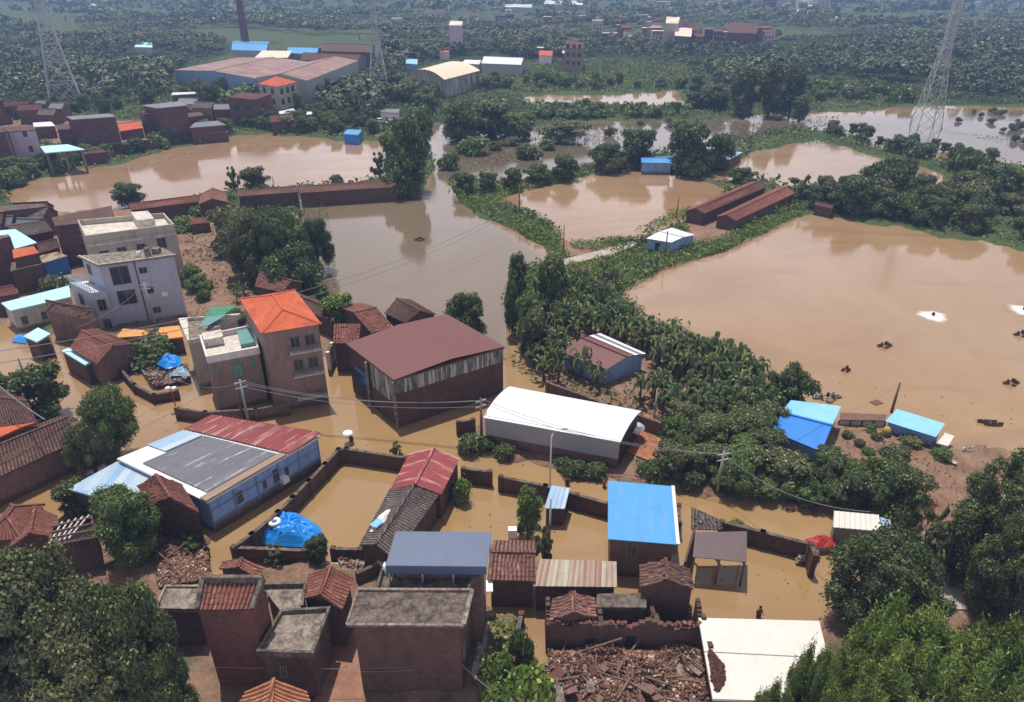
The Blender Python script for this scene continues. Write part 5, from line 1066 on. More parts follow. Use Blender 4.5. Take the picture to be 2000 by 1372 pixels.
wallrun([(1070,748),(1190,792),(1300,830)], 2.2, 'brown brick wall between the banana grove and the white warehouse', 'brick2', pill=5)
wallrun([(345,798),(400,806),(500,800),(560,790)], 1.5, 'low wall with lit coping in front of the pinkish houses', 'brick2')
wallrun([(640,690),(648,672)], 3, 'thin whitewashed gable wall at the mouth of the flooded alley', 'whitewall', pill=9)
wallrun([(700,1120),(745,1098)], 1.6, 'low wall behind the small paved court', 'brick', pill=9)
wallrun([(1000,1290),(1018,1200)], 1.2, 'low red wall beside the flooded garden strip', 'brickred', pill=9)
wallrun([(236,722),(262,752),(300,772),(345,764)], 1.2, 'low broken brick wall round the junk yard at the flooded street', pill=5)
wallrun([(190,716),(236,722)], 1.3, 'short low wall between the reddish tile gable and the junk yard', pill=5)
m2 = MB(); m2.beam(U(1828,884,.5), U(1868,906,.5), .5, .12); prop(m2.build('pale_plank', 'whitewall'), 'long pale plank lying on the bare shore right of the blue sheds', 'plank')
# deck between the blue sheds
r = empty('jetty', U(1690,815,0), 'dark timber jetty over the water between the two blue sheds', 'jetty')
mb = MB(); q = quad((1640,820), (1730,822), (1732,810), (1642,806), .9); mb.hexa(q.ring(.75), q.ring(.9)); mb.build('deck', 'wood', r)
for u in (0,.25,.5,.75,1):
    mb = MB(); mb.tube([q.P(u,.05,-.8), q.P(u,.05,.75)], .1, 6); mb.build('pile', 'wood', r)
r = empty('straw_stack', U(1729,848,0), 'small yellowish upright bundle at the end of the jetty', 'stack'); mb = MB(); mb.lathe(U(1729,852,.4), [(.4,0),(.48,.4),(.45,.9),(.3,1.15),(.05,1.2)], 10); mb.build('bundle', 'strawy', r)
# ---------------------------------------------------------------- things on the water
def m_foam():
    m = NM('foam_froth', .8, .2); at = m.n('Attribute'); at.attribute_name = 'foam'; m.p.inputs['Base Color'].default_value = srgb(236, 226, 220)
    f = m.math('ADD', at.outputs['Fac'], m.math('MULTIPLY', m.math('SUBTRACT', m.noise(m.coord('World'), 3.5, 6, .75, .25, .75), .5), .3))
    r = m.n('MapRange'); r.inputs[1].default_value = .12; r.inputs[2].default_value = .6; m.l(f, r.inputs[0]); tr = m.n('BsdfTransparent'); mx = m.n('MixShader')
    m.l(r.outputs[0], mx.inputs[0]); m.l(tr.outputs[0], mx.inputs[1]); m.l(m.p.outputs[0], mx.inputs[2]); m.l(mx.outputs[0], m.t.nodes['Material Output'].inputs[0]); return m.m
M['froth'] = m_foam()
def aerator_foam(px, py, R, lab):
    p = U(px, py, 0); r = empty('aerator', p, lab, 'aerator', None); n = 48; rings = 14; mb = MB(); at = []
    for k in range(rings):
        for i in range(n): a = 6.2832*i/n; rr = R*(k/(rings-1))*(1+.1*math.sin(3*a+px)+.06*math.sin(7*a)); mb.v.append((p.x+rr*math.cos(a), p.y+rr*math.sin(a), .01+.14*(1-k/(rings-1))**1.5)); at.append(1-k/(rings-1))
    for k in range(rings-1):
        for i in range(n): j = (i+1) % n; mb.f.append((k*n+i, (k+1)*n+i, (k+1)*n+j, k*n+j)); mb.uv.append(None); mb.mi.append(0)
    o = mb.build('foam', 'froth', r, True); a_ = o.data.attributes.new('foam', 'FLOAT', 'POINT'); a_.data.foreach_set('value', at)
    m2 = MB(); m2.lathe(p+V(0,0,.15), [(.25,0),(.27,.3),(.15,.5)], 10); m2.build('motor', 'dark', r)
    for i in range(3): a = i*2.09; m2 = MB(); m2.lathe(p+V(.6*math.cos(a),.6*math.sin(a),.1), [(.1,0),(.12,.12),(.05,.2)], 8); m2.build('float', 'foam', r)
aerator_foam(1822,618,2.6,'foaming aerator in the open middle of the big pond'); aerator_foam(2000,607,2.6,'foaming aerator in the big pond, cut by the right edge')
def paddle(px, py, lab, mat='dark', s=1.0):
    p = U(px, py, 0); r = empty('paddle_aerator', p, lab, 'aerator', 'idle paddle aerators'); 
    for i, (dx, dy) in enumerate(((-.8,.0),(.8,.1),(0,-.5))): m2 = MB(); m2.box(p+V(dx*s,dy*s,.1), (.5*s,.35*s,.3), .3*i); m2.build('float', mat, r)
    m2 = MB(); m2.beam(p+V(-.9*s,0,.35), p+V(.9*s,.1*s,.35), .1, .1); m2.build('frame', mat, r); m2 = MB(); m2.lathe(p+V(0,-.1,.3), [(.18,0),(.22,.3),(.15,.55)], 8); m2.build('motor', 'dark', r)
    for sx in (-.45,.45):
        m2 = MB()
        for k in range(4): a = k*math.pi/4; d = V(0, math.cos(a), math.sin(a))*.35*s; c = p+V(sx*s,0,.3); m2.beam(c-d, c+d, .18*s, .04)
        m2.build('paddle_wheel', mat, r)
paddle(1728,677,'idle dark paddle aerator below the foaming one in the big pond'); paddle(1975,750,'idle dark paddle aerator above the two small boats'); paddle(1994,655,'idle dark paddle aerator at the right edge under the cut foaming one')
paddle(820,470,'tiny dark aerator alone in the central pond'); paddle(1615,778,'larger silvery paddle aerator off the two tone blue shed', 'steel', 1.7)
paddle(1652,725,'barely visible brown aerator awash in the big pond','wood',.6); 
def boat(px, py, rot, lab):
    p = U(px, py, 0); r = empty('boat', p, lab, 'boat'); L = 1.1; mb = MB(); N = 8; prev = None; ux, uy = V(math.cos(rot), math.sin(rot), 0), V(-math.sin(rot), math.cos(rot), 0)
    for i in range(N+1):
        t = -1+2*i/N; w_ = .24*(1-abs(t)**2.6)+.02; z = .3+.12*t*t; c = p+ux*(L*t)
        cur = [c+uy*w_+V(0,0,z), c+uy*w_*.6-V(0,0,.1), c-uy*w_*.6-V(0,0,.1), c-uy*w_+V(0,0,z), c-uy*w_*.8+V(0,0,z-.02), c-uy*w_*.5+V(0,0,.02), c+uy*w_*.5+V(0,0,.02), c+uy*w_*.8+V(0,0,z-.02)]
        if prev:
            for k in range(8): j = (k+1) % 8; mb.face([prev[k], prev[j], cur[j], cur[k]])
        prev = cur
    mb.build('hull', 'wood', r)
    for t in (-.4,.35): m2 = MB(); c = p+ux*(L*t)+V(0,0,.27); m2.beam(c-uy*.2, c+uy*.2, .15, .04); m2.build('seat', 'wood', r)
boat(1927,826,-.1,'narrow wooden boat moored at the right shore, the one farther from the tree'); boat(1940,831,-.05,'narrow wooden boat moored just in front of another, at the right shore')
m2 = MB(); m2.box(U(1712,787,.02), (1.3,.9,.12), .4); prop(m2.build('red_float', 'redpaint'), 'faded red float lying in the water above the jetty', 'float')
# ---------------------------------------------------------------- cars
def car(px, py, rot, mat, lab):
    p = U(px, py, GZ); r = empty('parked_car', p, lab, 'car', 'cars parked by the grey roofed house'); r.rotation_euler.z = rot
    def prof(mb, pts, w0, w1):
        a = [V(x, -w0/2 if z < .8 else -w1/2, z) for x, z in pts]; b = [V(v.x, -v.y, v.z) for v in a]; mb.face(a); mb.face(b[::-1])
        for i in range(len(a)): j = (i+1) % len(a); mb.face([a[j], a[i], b[i], b[j]])
    def fin(mb, name, m_): o = mb.build(name, m_); o.parent = r; return o
    mb = MB(); prof(mb, [(-2.2,.3),(2.2,.3),(2.25,.6),(2.1,.78),(1.1,.95),(-1.9,.98),(-2.25,.75)], 1.75, 1.7); fin(mb, 'body', mat)
    mb = MB(); prof(mb, [(1.0,.94),(.35,1.4),(-1.2,1.42),(-1.85,.97)], 1.6, 1.35); fin(mb, 'cabin', 'glass'); mb = MB(); prof(mb, [(.32,1.41),(.25,1.47),(-1.1,1.48),(-1.2,1.43)], 1.36, 1.36); fin(mb, 'roof', mat)
    for x in (-1.35,1.35):
        for y in (-.8,.8):
            mb = MB(); mb.tube([(x,y-.12,.32),(x,y+.12,.32)], .33, 12); w_ = fin(mb, 'wheel', 'rubber')
    for y in (-.6,.6): mb = MB(); mb.box((2.2,y,.62), (.1,.3,.14)); fin(mb, 'headlight', 'whitepl')
car(744,240,.15,'whitepl','white car parked left of a darker one on the muddy yard'); car(767,243,.35,'steel','silver grey car parked right of a white one on the muddy yard')
# ---------------------------------------------------------------- people
def person(px, py, lab, top='cloth_dark', rot=0, lean=.05, armup=False, water=.75):
    p = U(px, py, 0); r = empty('person', V(p.x,p.y,-water), lab, 'person'); r.rotation_euler.z = rot
    me = bpy.data.meshes.new('body'); vv = [(0,0,.95),(0,-lean*.4,1.2),(0,-lean,1.42),(0,-lean,1.52),(0,-lean-.01,1.62),(0,-lean-.02,1.74),
      (.11,0,.9),(.12,-.06,.5),(.12,.02,.08),(.12,-.14,.03),(-.11,0,.9),(-.13,.05,.5),(-.13,.12,.08),(-.13,-.04,.03),
      (.19,-lean,1.42),(.26,-.02,1.15),(.27,-.16,.92),(.27,-.2,.84),(-.19,-lean,1.42)]+([(-.3,-.12,1.3),(-.2,-.28,1.5),(-.2,-.3,1.58)] if armup else [(-.27,-.02,1.15),(-.26,-.18,.93),(-.26,-.22,.85)])
    ee = [(0,1),(1,2),(2,3),(3,4),(4,5),(0,6),(6,7),(7,8),(8,9),(0,10),(10,11),(11,12),(12,13),(2,14),(14,15),(15,16),(16,17),(2,18),(18,19),(19,20),(20,21)]
    me.from_pydata(vv, ee, []); o = bpy.data.objects.new('body', me); COL.objects.link(o); o.parent = r; me.materials.append(M['skin'])
    sk = o.modifiers.new('s', 'SKIN'); rad = [.14,.13,.15,.06,.1,.08,.1,.075,.05,.05,.1,.075,.05,.05,.07,.05,.035,.04,.07,.05,.035,.04]
    for v, q_ in zip(me.skin_vertices[0].data, rad): v.radius = (q_, q_*.85)
    me.skin_vertices[0].data[0].use_root = True; o.modifiers.new('u', 'SUBSURF').levels = 1; o.modifiers['u'].render_levels = 1
    def part(name, prof, m_, c=(0,0,0), n=12): mb = MB(); mb.lathe(c, prof, n); q_ = mb.build(name, m_, None, True); q_.parent = r; q_.scale = (1.25,.85,1)
    part('shirt', [(.15,.9),(.17,1.0),(.155,1.2),(.185,1.4),(.08,1.49)], top); part('trousers', [(.16,.55),(.17,.8),(.16,.93)], 'cloth_dark'); part('hair', [(.085,1.66),(.105,1.72),(.08,1.8),(.02,1.83)], 'hair', (0,-lean*.5,0))
    return r
person(362,822,'person in dark clothes wading at the street bend below the two headed lamp'); pr = person(686,862,'person in dark clothes wading in the street under a pale umbrella', armup=True)
r = empty('umbrella', U(686,862,0)+V(-.2,-.3,.8), 'pale white umbrella held over the wading person in the middle of the street', 'umbrella'); m2 = MB(); c = Vector(r.location)
m2.lathe(c+V(0,0,.45), [(.6,0),(.52,.16),(.3,.27),(.03,.33)], 10); m2.build('canopy', 'whitepl', r); m2 = MB(); m2.tube([c, c+V(0,0,.78)], .015, 5); m2.build('shaft', 'steel', r)
person(1481,1206,'person in rust red shirt wading in the yard above the white roof', 'cloth_red', water=.5); person(1108,948,'person in dark clothes wading behind the tiny blue and white shed', water=.6); person(1180,952,'person in reddish clothes wading next to the corner of the blue roof','cloth_red', water=.5, rot=1)
person(407,1085,'person in dark clothes at the water edge beside the rubble left of the tarpaulin', water=.4)
# ---------------------------------------------------------------- tarpaulins, tanks, rubble
def tarp(pts_px, z0, zpk, mat, lab, seed=1, n=26):
    P = [U(x, y, z0) for x, y in pts_px]; c = sum(P, V(0,0,0))/len(P); mb = MB(); rd_ = random.Random(seed); m = len(P); R_ = 12
    from mathutils import noise
    for k in range(R_+1):
        f = k/R_
        for i in range(n*2):
            t = i/(n*2)*m; a, b = P[int(t) % m], P[(int(t)+1) % m]; e = a+(b-a)*(t-int(t)); q_ = c+(e-c)*f; h = (zpk-z0)*(1-f**2.2)
            nz = noise.noise(V(q_.x*.8, q_.y*.8, seed))*.5+noise.noise(V(q_.x*2.2, q_.y*2.2, seed+5))*.3+abs(noise.noise(V(q_.x*4, q_.y*4, seed+9)))*.22
            mb.v.append((q_.x, q_.y, z0+h*(1+nz*.8)+nz*.35*(1-f)+(.05 if f == 1 else 0)))
    N2 = n*2
    for k in range(R_):
        for i in range(N2): j = (i+1) % N2; mb.f.append((k*N2+i, (k+1)*N2+i, (k+1)*N2+j, k*N2+j)); mb.uv.append(None); mb.mi.append(0)
    return prop(mb.build('tarpaulin', mat), lab, 'tarpaulin')
M['tarp'] = m_plain('blue_tarpaulin', srgb(30,140,226), .4, .12, 2, False, .5)
tarp([(494,1062),(510,1030),(545,1008),(590,1008),(625,1030),(632,1050),(600,1070),(540,1068)], .1, 1.7, 'tarp', 'large crumpled bright blue tarpaulin heap in the corner of the flooded yard')
tarp([(588,1078),(606,1066),(624,1076),(606,1092)], .2, 1.3, 'tarp', 'end of blue tarpaulin hanging over the low wall beside a round tree', 3, 12)
tarp([(306,712),(320,698),(356,700),(352,716),(325,722)], 1.2, 2.2, 'tarp', 'torn blue sheet thrown over the junk left of the pinkish houses', 4, 16)
tarp([(330,735),(345,722),(366,722),(372,735)], .9, 1.5, 'bluewhite', 'pale blue sheet lying low on the junk pile', 6, 12)
tarp([(22,668),(34,656),(56,660),(50,672)], .1, .7, 'tarp', 'small blue sheet on the shore beside the little brick hut', 7, 12)
tarp([(1570,1056),(1600,1046),(1634,1056),(1630,1068),(1590,1072)], .8, 1.4, 'redpaint', 'faded red canvas at the broken wall corner next to the metal shed', 8, 14)
def ring(px, py, z, R, t, mat, lab, name='tyre'):
    p = U(px, py, z); mb = MB(); n = 16; m = 6
    for i in range(n):
        for j in range(m): a, b = 6.2832*i/n, 6.2832*j/m; mb.v.append((p.x+(R+t*math.cos(b))*math.cos(a), p.y+(R+t*math.cos(b))*math.sin(a), p.z+t*math.sin(b)))
    for i in range(n):
        for j in range(m): i2, j2 = (i+1) % n, (j+1) % m; mb.f.append((i*m+j, i2*m+j, i2*m+j2, i*m+j2)); mb.uv.append(None); mb.mi.append(0)
    return prop(mb.build(name, mat, None, True), lab, name)
ring(536,1020,1.6,.42,.2,'whitepl','white ring lying on top of the blue tarpaulin heap','ring_tank'); ring(488,1062,.3,.3,.14,'whitepl','small white tyre at the left foot of the tarpaulin heap'); ring(500,1060,.25,.3,.14,'rubber','black tyre at the left foot of the tarpaulin heap')

tarp([(722,1040),(738,1010),(762,992),(790,985),(770,1010),(745,1040)], 3.35, 3.6, 'whitewall', 'torn whitish sheet patch spread on the grey tile shed', 9, 16)
tarp([(722,1026),(738,1012),(750,1020),(735,1032)], 3.75, 3.95, 'blue_pale', 'light blue rag on the torn whitish sheet patch', 10, 8)
m2 = MB(); m2.box(U(943,1146,3.0), (1.6,1.2,.12), .05); prop(m2.build('white_board', 'whitepl'), 'square white board leaning out between brick house and tile gable', 'board')
r = empty('white_cabinet', U(1001,1048,0), 'small white cabinet on posts standing in the flooded garden', 'cabinet'); m2 = MB(); m2.box(U(1001,1040,.9), (.8,.6,.9)); m2.build('box', 'whitepl', r); m2 = MB(); m2.beam(U(1001,1040,-.5), U(1001,1040,.0)+V(0,0,.5), .3, .3); m2.build('post', 'wood', r)
r = empty('satellite_dish', U(1238,842,0), 'large whitish satellite dish in the yard at the end of the white warehouse', 'satellite dish'); c = U(1238,842,1.6); m2 = MB(); m2.lathe(c, [(.1,0),(.7,.15),(1.2,.5)], 16); m2.build('dish', 'whitepl', r, True); m2 = MB(); m2.tube([c-V(0,0,1.8), c], .08, 6); m2.build('mast', 'steel', r)
def shards(name, polys, n, z, zv, size, mat, lab, seed=1):
    rng = np.random.default_rng(seed); Cs = []
    for poly in polys:
        P = np.array([[U(x, y, z).x, U(x, y, z).y] for x, y in poly]); lo, hi = P.min(0), P.max(0); pts = rng.uniform(lo, hi, (n*3, 2)); Cs.append(pts[inpoly(pts[:,0], pts[:,1], [tuple(q) for q in P])][:n])
    C = np.concatenate(Cs); n = len(C); zz = z+zv*(np.sin(C[:,0]*1.1)*np.cos(C[:,1]*1.3)*.5+.5)*rng.random(n)**.5
    a = rng.normal(size=(n,3)); a[:,2] *= .35; a /= np.linalg.norm(a,axis=1,keepdims=True); b = np.cross(a, rng.normal(size=(n,3))*.4+np.array([0,0,1])); b /= np.linalg.norm(b,axis=1,keepdims=True); c = np.cross(a,b)
    s = size*rng.uniform(.5,1.4,(n,1)); A, B, Cc = a*s, b*s*.6, c*s*.16; o = np.column_stack([C,zz]); v = []
    for i in (-1,1):
        for j, k in ((-1,-1),(1,-1),(1,1),(-1,1)): v.append(o+i*Cc+j*A+k*B)
    v = np.stack(v,1).reshape(-1,3).astype(np.float32); f = np.array([[3,2,1,0],[4,5,6,7],[0,1,5,4],[1,2,6,5],[2,3,7,6],[3,0,4,7]]); q_ = (np.arange(n)[:,None,None]*8+f).reshape(-1)
    me = bpy.data.meshes.new(name); me.vertices.add(len(v)); me.vertices.foreach_set('co', v.ravel()); me.loops.add(len(q_)); me.loops.foreach_set('vertex_index', q_.astype(np.int32)); me.polygons.add(n*6); me.polygons.foreach_set('loop_start', np.arange(0,len(q_),4,dtype=np.int32)); me.update(calc_edges=True)
    me.materials.append(M[mat]); ob = bpy.data.objects.new(name, me); COL.objects.link(ob); ob['kind'] = 'stuff'; ob['label'] = lab; return ob
def m_shard(name, a, b, c, d):
    m = NM(name, .9, .15); g = m.n('NewGeometry'); r_ = m.n('ValToRGB'); r_.color_ramp.interpolation = 'CONSTANT'; e = r_.color_ramp.elements; e[0].color = a; e[1].position = .35; e[1].color = b
    for p_, c_ in ((.7,c),(.93,d)): x = e.new(p_); x.color = c_
    m.l(g.outputs['Random Per Island'], r_.inputs[0]); return m.out(r_.outputs[0])
M['shard'] = m_shard('broken_tile_shards', srgb(112,82,70), srgb(82,60,52), srgb(146,112,94), srgb(180,164,148))
M['junk'] = m_shard('mixed_junk', srgb(100,80,70), srgb(142,132,126), srgb(66,58,58), srgb(150,60,50))
RUB = [(1074,1276),(1366,1278),(1398,1420),(1060,1420)]
shards('rubble', [RUB], 22000, .5, 1.6, .13, 'shard', 'broken roof tiles and splintered wood filling the roofless ruin')
shards('rubble', [[(300,1065),(405,1060),(410,1130),(310,1150)]], 2600, .42, .35, .13, 'shard', 'scattered brick and tile rubble beside the flooded lane at the lower left', 2)
shards('debris', [[(275,722),(365,712),(372,745),(300,758)]], 1500, .35, .7, .17, 'junk', 'mixed junk and scrap heaped left of the pinkish houses', 3)
shards('debris', [[(660,1095),(740,1085),(745,1105),(670,1115)], [(1570,1080),(1596,1078),(1590,1096),(1560,1094)]], 260, .5, .4, .25, 'junk', 'small scrap lying in the courts', 4)
shards('rubble', [[(1070,1190),(1068,1262),(1240,1262),(1340,1262),(1350,1190)]], 5200, .2, 1.6, .13, 'shard', 'fallen tiles inside the rooms of the ruin', 5)
shards('rubble', [[(1385,1270),(1412,1300),(1414,1330),(1400,1352),(1392,1330)]], 700, 3.42, .2, .14, 'tile_red', 'red tile pieces spilled over the torn edge of the white roof', 6)
shards('rubble', [[(375,420),(470,480),(630,570),(420,590),(345,500)]], 420, .4, .25, .2, 'junk', 'thin scatter of rubbish on the bare yards left of the dark tree clump', 7)
for i in range(46):
    x, y = rd.uniform(1085,1365), rd.uniform(1285,1400); p = U(x, y, 1.2+rd.uniform(0,.9)); a = rd.uniform(0, 3.14); L = rd.uniform(1,2.6); d = V(math.cos(a), math.sin(a), rd.uniform(-.25,.3))*L/2
    m2 = MB(); m2.beam(p-d, p+d, rd.uniform(.08,.16), .1); prop(m2.build('timber_beam', 'wood'), 'broken timber roof beam lying criss-cross on the heap of fallen tiles', 'beam', 'fallen beams on the tile heap')
for (x, y, a, L) in ((1108,1250,1.1,3.2),(1240,1262,.8,3),(1300,1250,2.2,2.5),(1150,1268,.1,5),(330,1098,2.6,3.5),(312,1085,.6,2.5),(345,1075,.75,3)):
    p = U(x, y, 1.6 if x > 900 else .9); d = V(math.cos(a), math.sin(a), .35)*L/2; m2 = MB(); m2.beam(p-d, p+d, .12, .12); prop(m2.build('timber_beam', 'wood'), 'single long pale pole sticking up out of the rubble', 'beam', 'poles sticking out of rubble')

shards('floating_litter', [[(300,800),(640,850),(1000,880),(1230,945),(1200,960),(900,900),(640,900),(420,1080),(400,1060),(600,880),(300,840)]], 110, .02, .04, .07, 'junk', 'small floating litter on the flooded street', 12)
shards('floating_litter', [[(1350,1100),(1580,1090),(1590,1180),(1370,1190)], [(900,980),(1180,1000),(1180,1090),(850,1030)], [(1640,790),(1990,850),(1990,800),(1640,740)]], 26, .02, .04, .07, 'junk', 'small floating litter in yards and on the pond', 13)
shards('shore_litter', [[(1880,872),(1930,868),(1920,882),(1880,884)], [(1100,490),(1180,488),(1180,500),(1100,505)], [(240,330),(400,290),(400,296),(250,340)]], 60, .3, .15, .16, 'whitewall', 'pale litter washed up on the shore', 14)

for i in range(26):
    x, y = rd.uniform(1085,1365), rd.uniform(1285,1395); p = U(x, y, 1.1+rd.uniform(0,.8)); m2 = MB(); m2.box(p, (rd.uniform(.5,1.3), rd.uniform(.4,.9), .12), rd.uniform(0,3), tilt=rd.uniform(-.6,.6)); prop(m2.build('masonry_chunk', rd.choice(['brick2','conc','brickred'])), 'broken masonry chunk lying tilted in the heap of fallen tiles', 'masonry chunk', 'masonry chunks in the tile heap')
